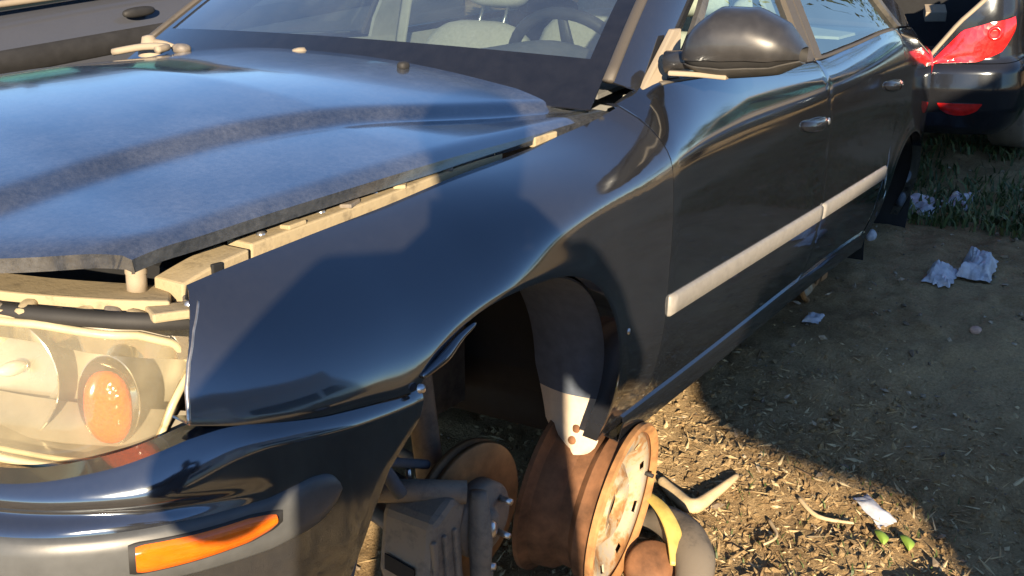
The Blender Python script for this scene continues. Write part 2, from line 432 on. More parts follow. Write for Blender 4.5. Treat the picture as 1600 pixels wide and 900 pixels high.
def make_fender(sg):
    bot = [(-.4435, .272)] + [(-.40, .27), (-.33, .268), (XA-AR_-.003, .27), (XA-AR_, .30)] + arch_path(80) + [(.40, .5755), (.46, .578), (.52, .582), (.58, .588), (.63, .595), (.672, .603)]
    bot = np.array(bot); d = np.concatenate([[0], np.cumsum(np.hypot(*np.diff(bot, axis=0).T))])
    s = np.linspace(0, d[-1], 150)
    bx = np.interp(s, d, bot[:, 0]); bz = np.interp(s, d, bot[:, 1])
    # matching parameter on the top edge
    tx = np.interp(s/d[-1], [0, .12, .28, .45, .62, .78, 1.0], [-.4435, -.36, -.25, -.06, .18, .36, .608])
    P = np.zeros((150, 34, 3))
    for j, v in enumerate(np.linspace(0, 1, 34)):
        x = bx + (tx-bx)*v; z = bz + (f_zt(tx)-bz)*v
        x = x + .012*np.sin(math.pi*v)*np.clip((s/d[-1]-.9)/.1, 0, 1)   # front edge bulges a little
        P[:, j] = side(x, z, sg)
    # small hem turned in at the top, the arch and the front
    hem = P[:, -1] + np.array([0, -.004*sg, -.022]); P = np.concatenate([P, hem[:, None]], 1)
    h2 = P[:, 0] + np.array([0, -.030*sg, .003]); P = np.concatenate([h2[:, None], P], 1)
    return grid("fender", P, M['black'], sedan, flip=(sg < 0), solid=.003, off=-1 if sg > 0 else 1)
fl = make_fender(1); make_fender(-1)
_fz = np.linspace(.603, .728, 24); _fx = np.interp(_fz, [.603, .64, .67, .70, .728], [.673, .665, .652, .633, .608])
tube("fender_edge_highlight", side(_fx, _fz, 1, .0005), .0032, M['edge'], fl, 8)  # thin bright tube drawing the edge highlight
# folded dented lip at the front of the arch
tube("dented_lip", [side(np.array(.352), np.array(.590))+np.array([0, .004, 0]), side(np.array(.31), np.array(.608))+np.array([0, .009, 0]), side(np.array(.27), np.array(.626))+np.array([0, .006, 0]), side(np.array(.235), np.array(.640))+np.array([0, .008, 0])], [.004, .008, .006, .003], M['black'], fl, smooth_n=5)

def door(name, x0, x1, sg, rear=False):
    n, k = 60, 40
    P = np.zeros((n, k, 3))
    for j, v in enumerate(np.linspace(0, 1, k)):
        if not rear:
            xs = np.linspace(x0, x1, n) + 0*v
        else:
            # rear edge follows the wheel arch and then leans back
            z_ = .36 + v*.66
            re = x1 if z_ < .2 else x1 - .02
            ext = np.interp(v, [0, .25, .5, .75, 1], [-2.20, -2.215, -2.30, -2.40, -2.47])
            xs = np.linspace(x0, ext, n)
        zb = f_zs(xs) + .045; zt = f_zt(xs)
        P[:, j] = side(xs, zb + (zt-zb)*v, sg)
    hem = P[:, -1] + np.array([0, -.015*sg, .004]); P = np.concatenate([P, hem[:, None]], 1)
    h0 = P[:, 0] + np.array([0, -.02*sg, .002]); P = np.concatenate([h0[:, None], P], 1)
    e0 = P[0] + np.array([0, -.02*sg, 0]); e1 = P[-1] + np.array([0, -.02*sg, 0])
    P = np.concatenate([e0[None], P, e1[None]], 0)
    return grid(name, P, M['doorpaint'], sedan, flip=(sg > 0), solid=.003, off=-1 if sg > 0 else 1)
doors = {}
for sg in (1, -1):
    doors[sg] = (door("front_door", -.4495, -1.4975, sg), door("rear_door", -1.5035, -2.3, sg, True))

def quarter(sg):
    P = np.zeros((90, 40, 3))
    for j, v in enumerate(np.linspace(0, 1, 40)):
        x0 = np.interp(v, [0, .25, .5, .75, 1], [-2.205, -2.22, -2.305, -2.405, -2.475])
        xs = np.linspace(x0, -3.40, 90); zt = f_zt(xs)
        zb = np.where(np.abs(xs-XB) < RBA, ZB + RBB*np.sqrt(np.clip(1-((xs-XB)/RBA)**2, 0, 1)), 0)
        zb = np.maximum(zb, f_zs(xs)-.01)
        P[:, j] = side(xs, zb+(zt-zb)*v, sg)
    h0 = P[:, 0] + np.array([0, -.03*sg, .003]); P = np.concatenate([h0[:, None], P], 1)
    return grid("quarter_panel", P, M['doorpaint'], sedan, flip=(sg > 0), solid=.003, off=-1 if sg > 0 else 1)
for sg in (1, -1): quarter(sg)

# rocker panel with ledge
for sg in (1, -1):
    xs = np.linspace(-.350, -2.215, 60)
    prof = [(-.03, -.06), (.004, -.012), (.012, .030), (.010, .041), (-.006, .047), (-.04, .05)]
    P = np.stack([np.stack([xs, sg*(S(xs, f_zs(xs)+.03)+o), f_zs(xs)+h], -1) for o, h in prof], 1)
    P[:, 0, 2] = f_zs(xs)-.004
    grid("rocker_panel", P, M['doorpaint'], sedan, flip=(sg > 0), solid=.003, off=-1 if sg > 0 else 1)

# body side mouldings on both doors
f_zm = interp([(-.43, .507), (-1.5, .545), (-2.24, .575)])
for sg in (1, -1):
    for (a, b, par) in ((-.4535, -1.4955, doors[sg][0]), (-1.5065, -2.235, doors[sg][1])):
        xs = np.concatenate([[a], np.linspace(a-.004, b+.004, 40), [b]])
        prof = [(-.0235, 0), (-.0225, .007), (-.0195, .0105), (0.0, .012), (.0165, .0115), (.0215, .0075), (.0235, 0)]
        P = np.zeros((len(xs), len(prof), 3))
        for j, (dz, o) in enumerate(prof):
            zz = f_zm(xs) + dz
            P[:, j] = side(xs, zz, sg, o)
            P[0, j] = side(xs[:1]-.0, zz[:1], sg, o*.2)[0]; P[-1, j] = side(xs[-1:], zz[-1:], sg, o*.2)[0]
        grid("side_moulding", P, M['molding'], par, flip=(sg < 0))

# door handles
def handle(x, z, sg, par):
    xs = np.linspace(x-.105, x+.105, 24); a = np.linspace(0, 2*math.pi, 14, endpoint=False)
    P = np.zeros((24, 15, 3)); t = np.linspace(-1, 1, 24)
    for j in range(15):
        aa = a[j % 14]; w = np.sqrt(np.clip(1-np.abs(t)**4, 0, 1))
        zz = z + .017*np.sin(aa)*w + .004*np.abs(t)
        oo = .020*np.cos(t*1.2) + .012*np.cos(aa)*w - .004
        P[:, j] = np.stack([xs, sg*(S(xs, zz)+oo), zz], -1)
    h = grid("door_handle", P, M['black2'], par, flip=(sg < 0))
    # flat dark patch behind the handle; the recess's shade is in its colour
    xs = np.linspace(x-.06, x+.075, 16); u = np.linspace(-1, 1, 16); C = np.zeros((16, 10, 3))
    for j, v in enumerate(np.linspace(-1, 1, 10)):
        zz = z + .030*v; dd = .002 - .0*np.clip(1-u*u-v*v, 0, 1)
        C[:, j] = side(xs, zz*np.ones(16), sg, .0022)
    grid("handle_recess_shade", C, M['dark'], h, flip=(sg > 0))
    k = S(x-.135, z); lathe("key_cylinder", [(0, .006), (.008, .006), (.010, .003), (.010, -.004)], (x-.135+.0, sg*float(k), z), (0, sg, .15), M['steel'], h, 16)
for sg in (1, -1):
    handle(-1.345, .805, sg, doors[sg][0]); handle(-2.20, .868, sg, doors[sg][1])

# ------------------------------------------------------------------ hood
f_he_z = interp([(.80, .792), (.66, .803), (.585, .807), (.477, .817), (.065, .849), (-.20, .866), (-.466, .892)])
f_he_y = interp([(.80, .655), (.66, .665), (.4, .669), (0, .671), (-.3, .682), (-.466, .707)])
f_cr_y = interp([(.80, .46), (.70, .45), (.53, .425), (.35, .425), (.1, .46), (-.15, .535), (-.36, .62), (-.466, .675)])
def hood_z(x, y):
    w = f_he_y(x); t = np.clip(np.abs(y)/w, 0, 1)
    z = f_he_z(x) + .09*(1-t**2.3)*np.interp(x, [-.47, -.3, .1, .4, .8], [.92, 1.0, 1.05, .9, .65])
    c = f_cr_y(x); d = (np.abs(y)-c)/.012
    stp = .5*(1-np.tanh(d)); fade = np.interp(x, [-.47, -.38, -.2], [.55, .85, 1.0])
    z = z + (stp*.020 - .020)*fade + .020*fade*np.clip((np.abs(y)-c)/np.maximum(w-c, .02), 0, 1)
    z = z - .010*np.clip((t-.955)/.045, 0, 1)**2
    return z
def hood_front(y): return .885 - .05*np.abs(y/.66)**2 - .165*np.abs(y/.66)**7
def hood_rear(y): return -.345 - .045*np.abs(y/.68)**2 - .075*np.abs(y/.68)**8
n, k = 170, 90
uu = np.linspace(-1, 1, n); uu = np.sign(uu)*(1-(1-np.abs(uu))**1.0)
P = np.zeros((n, k, 3))
for j, v in enumerate(np.linspace(0, 1, k)):
    y = uu*.67
    for _ in range(3):
        x = hood_rear(y*.68/.70)*(1-v) + hood_front(np.clip(y, -.66, .66))*v
        y = uu*f_he_y(x)
    z = hood_z(x, y)
    fr = np.clip((v-.93)/.07, 0, 1); z = z - .006*fr**2.2
    P[:, j] = np.stack([x, y, z], -1)
# turned down hem along sides and front
lo = P.copy()
e0 = P[0] + np.array([0, .002, -.018]); e1 = P[-1] + np.array([0, -.002, -.018]); P = np.concatenate([e0[None], P, e1[None]], 0)
fr = P[:, -1] + np.array([-.004, 0, -.018]); fr[0, 2] += .018; fr[-1, 2] += .018; P = np.concatenate([P, fr[:, None]], 1)
hood = grid("hood", P, M['hood'], sedan, flip=True); hood.data.set_sharp_from_angle(angle=R(38))
lo[:, :, 2] -= .026; lo[:, :, 1] *= .965; lo = lo[::6, ::6]
grid("hood_inner_panel", lo, M['dark'], hood, solid=.004)
for y in (.30,):
    xx = -.30; zz = float(hood_z(np.array(xx), np.array(y)))
    ellipsoid("washer_nozzle", (xx, y, zz+.004), (.014, .011, .009), M['rubber'], hood, p=2.6)

# ------------------------------------------------------------------ front bumper
plan = smooth_path(np.array([(.345, .853), (.42, .848), (.5, .836), (.6, .81), (.7, .765), (.78, .70), (.835, .63), (.875, .53), (.905, .4), (.922, .2), (.928, 0)]), 14)
plan = np.concatenate([plan, (plan[:-1]*np.array([1, -1]))[::-1]])
dd = np.concatenate([[0], np.cumsum(np.hypot(*np.diff(plan, axis=0).T))])
ns = 260; ss = np.linspace(0, dd[-1], ns); bx = np.interp(ss, dd, plan[:, 0]); by = np.interp(ss, dd, plan[:, 1])
tx = np.gradient(bx, ss); ty = np.gradient(by, ss); ln = np.hypot(tx, ty); nx, ny = ty/ln, -tx/ln
nx, ny = np.where(nx*(bx-.2)+ny*by < 0, -nx, nx), np.where(nx*(bx-.2)+ny*by < 0, -ny, ny)
f_bt = interp([(.34, .572), (.46, .5755), (.58, .584), (.64, .589), (.68, .583), (.72, .569), (.75, .558), (.78, .550), (.83, .540), (.88, .535), (.93, .53)])
f_ba = interp([(.345, .55), (.36, .53), (.42, .475), (.45, .42), (.48, .355), (.50, .30), (.505, .25)])   # arch edge of bumper: x -> z
def bump_off(z, zt, x):
    sh = np.interp(x, [.345, .60, .72, .93], [.022, .026, .060, .070])
    t = np.clip((zt-z)/sh, 0, 1)
    o = -np.interp(x, [.345, .62, .72], [.014, .016, .022])*(1-np.sin(t*math.pi/2))      # shoulder
    o = o - .010*np.exp(-((z-.507)/.012)**2)*np.clip((x-.60)/.10, 0, 1)                  # groove under the shoulder
    o = o - .9*np.maximum(0, .40-z)**2
    return o
rows = []
zrel = np.concatenate([np.linspace(0, .40, 64), np.linspace(.42, 1, 30)])
P = np.zeros((ns, len(zrel), 3))
for j, r_ in enumerate(zrel):
    zt = f_bt(bx); zlow = np.full(ns, .20)
    z = zt + (zlow-zt)*r_
    # pull the columns near the wheel arch forward to make the arch edge
    xarch = np.interp(z, [.25, .30, .355, .42, .475, .53, .575], [.505, .50, .48, .45, .42, .36, .345])
    s_min = np.interp(xarch, plan[:60, 0], dd[:60])
    half = dd[-1]/2
    sgn = ss <= half
    sN = np.where(sgn, s_min + (half-s_min)*(ss/half), dd[-1]-(s_min+(half-s_min)*((dd[-1]-ss)/half)))
    x_ = np.interp(sN, dd, plan[:, 0]); y_ = np.interp(sN, dd, plan[:, 1])
    nx_ = np.interp(sN, ss, nx); ny_ = np.interp(sN, ss, ny)
    zt2 = f_bt(x_); z = zt2 + (zlow-zt2)*r_
    o = bump_off(z, zt2, x_)
    P[:, j] = np.stack([x_+nx_*o, y_+ny_*o, z], -1)
top = P[:, 0] + np.stack([-nx*.03, -ny*.03, np.full(ns, .004)], -1); P = np.concatenate([top[:, None], P], 1)
e0 = P[0] + np.array([-.012, -.035, 0]); e1 = P[-1] + np.array([-.012, .035, 0]); P = np.concatenate([e0[None], P, e1[None]], 0)
bumper = grid("bumper", P, M['black'], sedan, flip=True, solid=.004, off=-1)
def on_bumper(s, z, o):
    x_ = np.interp(s, dd, plan[:, 0]); y_ = np.interp(s, dd, plan[:, 1]); nx_ = np.interp(s, ss, nx); ny_ = np.interp(s, ss, ny)
    oo = bump_off(z, f_bt(x_), x_) + o
    return np.stack([x_+nx_*oo, y_+ny_*oo, z+0*x_], -1)
def s_of_x(x): return float(np.interp(x, plan[:140, 0], dd[:140]))
# protective band with rounded end
def band(sg):
    s0 = s_of_x(.507); n = 90; s = s0 + (dd[-1]/2-.30-s0)*np.linspace(0, 1, n)**2.2
    hw = .037*np.sqrt(np.clip(1-np.clip(1-(s-s0)/.05, 0, 1)**2, 0.0, 1))+.0005
    zc_ = np.interp(s-s0, [0, .03, .10, .3, 1], [.482, .474, .461, .452, .450])
    tw = [-1, -.93, -.8, -.4, 0, .4, .8, .93, 1]; oo = [-.006, .006, .011, .013, .0135, .013, .011, .006, -.006]
    P = np.stack([on_bumper(s, zc_+hw*w, o) for w, o in zip(tw, oo)], 1)
    if sg < 0: P[..., 1] *= -1
    b = grid("bumper_band", P, M['band'], bumper, flip=(sg > 0))
    for oo2, gw, mt_ in ((.0133, 1.16, 'rubber'),):
        s = np.linspace(s_of_x(.592), s_of_x(.748), 30); q = (s-s[0])/(s[-1]-s[0])
        zc2 = np.interp(s-s0, [0, .03, .10, .3, 1], [.482, .474, .463, .4535, .450])+.002; hw2 = np.interp(q, [0, .05, .22, .95, 1], [.008, .0125, .018, .021, .0185])
        P = np.stack([on_bumper(s, zc2+hw2*w+.006*(1-q)**2, oo2+o) for w, o in ((-1, -.002), (-.95, .0015), (.95, .0015), (1, -.002))], 1)
        if sg < 0: P[..., 1] *= -1
        grid("marker_frame", P, M[mt_], bumper, flip=(sg > 0))
    s = np.linspace(s_of_x(.60), s_of_x(.742), 30); q = (s-s[0])/(s[-1]-s[0])
    zc2 = np.interp(s-s0, [0, .03, .10, .3, 1], [.482, .474, .463, .4535, .450])+.002
    hw2 = np.interp(q, [0, .05, .22, .95, 1], [.0065, .011, .0165, .019, .0165])
    P = np.stack([on_bumper(s, zc2+hw2*w+.006*(1-q)**2, .0135+o) for w, o in ((-1, -.004), (-.9, .004), (-.3, .0065), (.3, .0065), (.9, .004), (1, -.004))], 1)
    if sg < 0: P[..., 1] *= -1
    grid("side_marker", P, M['orange_lens'], bumper, flip=(sg > 0))
for sg in (1, -1): band(sg)
# seam flange and clip between fender and bumper
lathe("bumper_clip", [(0, .008), (.006, .006), (.007, 0)], (.365, .8605, .578), (0, 1, .3), M['steel'], bumper, 12)

# ------------------------------------------------------------------ headlamps
def headlamp(sg):
    root = None
    out = [(.652, .684), (.678, .682), (.708, .662), (.745, .635), (.785, .565), (.82, .48), (.85, .38), (.862, .31)]
    pl = smooth_path(np.array(out), 6); n = len(pl)
    d = np.concatenate([[0], np.cumsum(np.hypot(*np.diff(pl, axis=0).T))]); q = d/d[-1]
    ztop = np.interp(q, [0, .06, .15, .4, .7, 1], [.640, .676, .690, .703, .703, .69])
    zbot = np.interp(q, [0, .05, .12, .3, .6, 1], [.575, .540, .533, .540, .555, .575])
    back = np.interp(q, [0, 1], [.30, .20])
    def surf(k, inset, sc_=1.0):
        P = np.zeros((n, k, 3))
        for j, v in enumerate(np.linspace(0, 1, k)):
            zm = (ztop+zbot)/2; z = zm + (ztop-zm)*(2*v-1)*sc_
            tilt = -.05*v                                   # top leans rearward
            bul = .010*math.sin(math.pi*v)
            P[:, j] = np.stack([pl[:, 0]+tilt+bul-inset*.8, (pl[:, 1]+bul*.5-inset*.45), z], -1)
        if sg < 0: P[..., 1] *= -1
        return P
    hous = surf(12, .004, 1.05)
    # housing: open box behind the lens
    bk = surf(12, .13, .9); V = []
    root = grid("headlight", bk, M['lampback'], sedan, flip=(sg > 0), solid=.003)
    for idx in ((slice(None), 0), (slice(None), -1), (0, slice(None)), (-1, slice(None))):
        a = hous[idx]; b = bk[idx]
        grid("lamp_wall", np.stack([a, a*.5+b*.5, b], 1), M['rubber'] if idx == (0, slice(None)) else M['bezel'], root, solid=.002)
    grid("lamp_lens", surf(16, 0), M['lens'], root, flip=(sg > 0))
    # moulded rim of the lens
    rim_pts = np.concatenate([surf(16, -.001)[:, 0], surf(16, -.001)[-1, 1:], surf(16, -.001)[::-1, -1], surf(16, -.001)[0, ::-1][1:]])
    tube("lens_rim", rim_pts, .0055, M['lens_rim'], root, 8)
    rim2 = np.concatenate([surf(16, .012, .93)[2:, 0], surf(16, .012, .93)[::-1, -1][:-2], surf(16, .012, .93)[2, ::-1][1:]])
    tube("lens_rim", rim2, .0035, M['lens_rim'], root, 8)
    # main beam reflector bowl and turn-signal bowl
    ax = np.array([.86, .42*sg, .06]); ax /= np.linalg.norm(ax)
    def bowl(c, R_, dep, mat, nm, par):
        return lathe(nm, [(0.004, -dep), (R_*.3, -dep*.93), (R_*.55, -dep*.72), (R_*.8, -dep*.38), (R_*.95, -dep*.1), (R_, 0)], c, ax, mat, par, 40, solid=.0015)
    b1 = bowl((.748, .488*sg, .618), .084, .095, M['reflector'], "main_reflector", root)
    ellipsoid("bulb", (.712, .470*sg, .618), (.02, .010, .010), M['glass_white'], b1)
    b2 = bowl((.690, .630*sg, .606), .040, .05, M['reflector'], "turn_signal_reflector", root)
    for v in b2.data.vertices: v.co.z = .606+(v.co.z-.606)*1.45
    ellipsoid("turn_signal_cap", (.697, .638*sg, .602), (.016, .030, .047), M['amber_facets'], b2, rot=(0, 0, .45*sg), p=2.3)
    # sloping chrome web between the two bowls
    W = []
    for t in np.linspace(0, 1, 14):
        y = .735-.50*t
        x = np.interp(y, [.235, .35, .48, .58, .64, .70, .735], [.79, .77, .74, .705, .672, .638, .615])
        W.append([(x-.055, y*sg, .700), (x-.02, y*sg, .685), (x-.028+.012*math.sin(t*9), y*sg, .655)])
    grid("reflector_web", np.array(W), M['reflector'], root, flip=(sg < 0), solid=.0015)
    W = []
    for t in np.linspace(0, 1, 14):
        y = .735-.50*t
        x = np.interp(y, [.235, .35, .48, .58, .64, .70, .735], [.79, .77, .74, .705, .672, .638, .615])
        W.append([(x-.035, y*sg, .600-.02), (x-.01, y*sg, .565), (x+.018, y*sg, .548)])
    grid("reflector_web", np.array(W), M['bezel'], root, flip=(sg > 0), solid=.0015)
    return root
M['lens_rim'] = plain("yellowed lens edge", (.50, .43, .27), .25, var=.15, coat=.6)
M['glass_white'] = plain("bulb glass", (.8, .8, .75), .1, var=.05, coat=1)
M['amber_bowl'] = plain("amber bowl", (.80, .26, .04), .25, .55, var=.25, scale=80)
for sg in (1, -1): headlamp(sg)

# ------------------------------------------------------------------ front structure visible under the popped hood
def strip(name, pts, w, h, mat, parent, bevel=.003):
    """rail of rectangular section along pts, w across (y), h tall"""
    P = smooth_path(pts, 6) if len(pts) > 2 else np.asarray(pts, float)
    V = []
    for i, p in enumerate(P):
        t = P[min(i+1, len(P)-1)]-P[max(i-1, 0)]; t[2] = 0; t /= np.linalg.norm(t); nrm = np.array([-t[1], t[0], 0])
        for a, b in ((-.5, 0), (.5, 0), (.5, -1), (-.5, -1)):
            V.append(p + nrm*w*a + np.array([0, 0, h*b]))
    F = []
    for i in range(len(P)-1):
        for k in range(4):
            F.append((i*4+k, i*4+(k+1) % 4, (i+1)*4+(k+1) % 4, (i+1)*4+k))
    F += [(3, 2, 1, 0), tuple((len(P)-1)*4+k for k in range(4))]
    bm = bmesh.new(); vs = [bm.verts.new(v) for v in V]
    for f in F: bm.faces.new([vs[i] for i in f])
    bmesh.ops.recalc_face_normals(bm, faces=bm.faces)
    return bm_obj(name, bm, mat, parent, bevel=bevel)
eng = strip("radiator_support", [(.60, .645, .727), (.645, .60, .731), (.70, .50, .733), (.74, .38, .735), (.765, .2, .737), (.77, 0, .738), (.765, -.2, .737), (.74, -.38, .735), (.70, -.5, .733), (.60, -.645, .727)], .075, .035, M['cream'], sedan)
strip("support_lip", [(.70, .60, .716), (.755, .48, .719), (.79, .30, .722), (.80, 0, .724), (.79, -.3, .722), (.70, -.60, .716)], .03, .012, M['cream'], eng)
for sg in (1, -1):
    rail = strip("inner_fender_rail", [(.475, .634*sg, .770), (.38, .637*sg, .781), (.2, .640*sg, .800), (.05, .642*sg, .818), (-.12, .646*sg, .836)], .05, .05, M['cream'], sedan)
    strip("rail_end", [(.60, .640*sg, .742), (.545, .640*sg, .757), (.487, .638*sg, .766)], .055, .028, M['cream'], rail)
    for q in range(5):
        xq = .44-.12*q; lathe("rail_bolt", [(0, .005), (.006, .005), (.007, 0)], (xq, .640*sg, float(np.interp(xq, [-.12, .05, .2, .38, .475], [.836, .818, .800, .781, .770]))), (0, 0, 1), M['steel'], rail, 8)
        box("rail_bracket", (xq-.05, .652*sg, float(np.interp(xq-.05, [-.12, .05, .2, .38, .475], [.836, .818, .800, .781, .770]))+.002), (.035, .02, .007), M['castiron'] if q % 2 else M['cream'], rail, rot=(.1, .1, .3*q), bevel=.002)
    box("rail_slot", (.545, .668*sg, .748), (.018, .006, .022), M['dark'], rail, bevel=.002)
    strip("rail_tail", [(-.215, .672*sg, .853), (-.25, .675*sg, .856), (-.285, .68*sg, .860)], .014, .02, M['cream'], rail)
    strip("fender_flange", [(.60, .674*sg, .728), (.4, .674*sg, .752), (.07, .674*sg, .790), (-.24, .678*sg, .826), (-.42, .71*sg, .868)], .022, .012, M['trim'], sedan)
    bs = tube("hood_stop", [(.625, .612*sg, .725), (.625, .612*sg, .760)], .0125, M['trim_dusty'], sedan, 14)
    lathe("stop_cap", [(0, .006), (.010, .005), (.0135, 0), (.0135, -.008)], (.625, .612*sg, .760), (0, 0, 1), M['trim_dusty'], bs, 14)
    br = strip("lamp_bracket", [(.585, .70*sg, .718), (.615, .688*sg, .722), (.655, .67*sg, .722)], .04, .012, M['cream'], sedan)
    lathe("bracket_bolt", [(0, .006), (.007, .006), (.007, 0)], (.61, .69*sg, .722), (0, 0, 1), M['steel'], br, 8)
    lathe("bracket_bolt", [(0, .006), (.006, .006), (.006, 0)], (.592, .70*sg, .72), (0, 0, 1), M['steel'], br, 8)
    for q in range(6):
        ellipsoid("lamp_mount_clip", (.66+.018*q+random.uniform(-.006, .006), (.655-.028*q)*sg, .714+random.uniform(-.004, .006)), (.016, .010, .007), M['castiron'] if q % 2 else M['cream'], br, rot=(0, .3, random.uniform(0, 3)), p=3, su=12, sv=8)
    prism("lamp_seal", [(.650, .752*sg, .60), (.640, .742*sg, .66), (.605, .705*sg, .712), (.575, .665*sg, .70), (.58, .66*sg, .58), (.64, .74*sg, .555)], (-.02, -.015*sg, 0), M['rubber'], sedan)
for sg in (1, -1):
    tube("lamp_top_seal", [(.60, .70*sg, .700), (.66, .665*sg, .708), (.71, .60*sg, .712), (.745, .52*sg, .713), (.78, .42*sg, .712)], .011, M['rubber'], sedan, 8, smooth_n=5)
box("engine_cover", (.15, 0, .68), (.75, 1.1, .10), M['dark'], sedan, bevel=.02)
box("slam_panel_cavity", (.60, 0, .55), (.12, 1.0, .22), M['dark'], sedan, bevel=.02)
g0 = box("grille", (.905, 0, .62), (.03, .52, .10), M['trim'], sedan, bevel=.01)
for q in range(5): box("grille_bar", (.922, 0, .585+.018*q), (.012, .50, .007), M['steel'], g0, bevel=.002)

# ------------------------------------------------------------------ cowl, windshield, wipers
def cow_x(y): return hood_rear(y) - .01
ys = np.linspace(-.70, .70, 40)
P = np.stack([np.stack([hood_rear(ys*.97)+.03, ys, np.interp(np.abs(ys), [0, .45, .7], [.875, .865, .815])], -1),
              np.stack([hood_rear(ys*.97)-.02, ys, np.interp(np.abs(ys), [0, .45, .7], [.89, .88, .835])], -1),
              np.stack([-.385-.075*(ys/.7)**2, ys, np.interp(np.abs(ys), [0, .45, .7], [.905, .90, .87])], -1)], 1)
grid("cowl_panel", P, M['trim'], sedan, solid=.004)
WT = 1.385
def wind(u, v):
    """u -1..1 across, v 0..1 base to top"""
    yb = .70*u; yt = .555*u
    y = yb + (yt-yb)*v
    xb = -.375 - .075*u*u; xt = -1.10 - .09*u*u
    zb = .955 - .012*u*u; zt = WT - .045*u*u
    bow = .035*np.sin(math.pi*v)
    return np.stack([xb+(xt-xb)*v+bow*.5, y, zb+(zt-zb)*v+bow], -1)
def patch(name, f, u0, u1, v0, v1, nu, nv, mat, parent, **k):
    U, V = np.meshgrid(np.linspace(u0, u1, nu), np.linspace(v0, v1, nv), indexing='ij')
    return grid(name, f(U, V), mat, parent, **k)
ws = patch("windshield", wind, -.955, .955, .055, .965, 40, 24, M['windshield'], sedan, flip=True)
def frit(name, f, a, b, c, d, e, g_, par):
    patch(name, f, a, b, c, d, 40, 6, M['frit'], par, flip=True, solid=.003)
    patch(name, f, a, e, d, g_, 6, 24, M['frit'], par, flip=True, solid=.003)
    patch(name, f, -e, b, d, g_, 6, 24, M['frit'], par, flip=True, solid=.003)
frit("windshield_border", wind, -.985, .985, -.10, .075, -.925, .97, ws)
patch("windshield_border", wind, -.985, .985, .95, 1.0, 40, 4, M['frit'], ws, flip=True, solid=.003)
# sunlit rubber trim along the A-pillars + painted pillars
for sg in (1, -1):
    vv = np.linspace(0, 1, 20)
    tr = wind(np.full(20, .992*sg), vv)
    tube("pillar_trim", tr + np.array([0, .008*sg, .004]), .013, M['trim_mid'], sedan, 8, flat=.55)
    out = wind(np.full(20, sg*1.0), vv); pil = []
    for i, v in enumerate(vv):
        a = out[i] + np.array([0, .012*sg, 0]); t = v
        b = a + np.array([-.035, .028*sg, -.012]); c = a + np.array([-.10, .045*sg, -.045]); d_ = a+np.array([-.10, .0, -.07])
        pil.append([a, b, c, d_])
    grid("front_pillar", np.array(pil), M['black'], sedan, flip=(sg < 0), solid=.004)
# wipers
for (px, py) in ((-.372, -.56), (-.352, -.02)):
    w = lathe("wiper_pivot", [(0, .026), (.014, .024), (.020, .010), (.032, -.006), (.036, -.02)], (px+.02, py, .948), (.3, 0, 1), M['trim_dusty'], sedan, 16)
    tube("pivot_lever", [(px+.02, py, .957), (px+.012, py+.05, .953), (px+.002, py+.085, .945)], [.010, .008, .006], M['trim_dusty'], w, 8)
# loose wiper linkage at the far corner
tube("wiper_linkage", [(-.27, -.60, .93), (-.30, -.52, .947), (-.315, -.45, .95), (-.27, -.435, .945)], .009, M['trim_dusty'], sedan, 8, smooth_n=4)
ellipsoid("linkage_cap", (-.35, -.44, .946), (.020, .024, .013), M['castiron'], sedan, p=2.5)

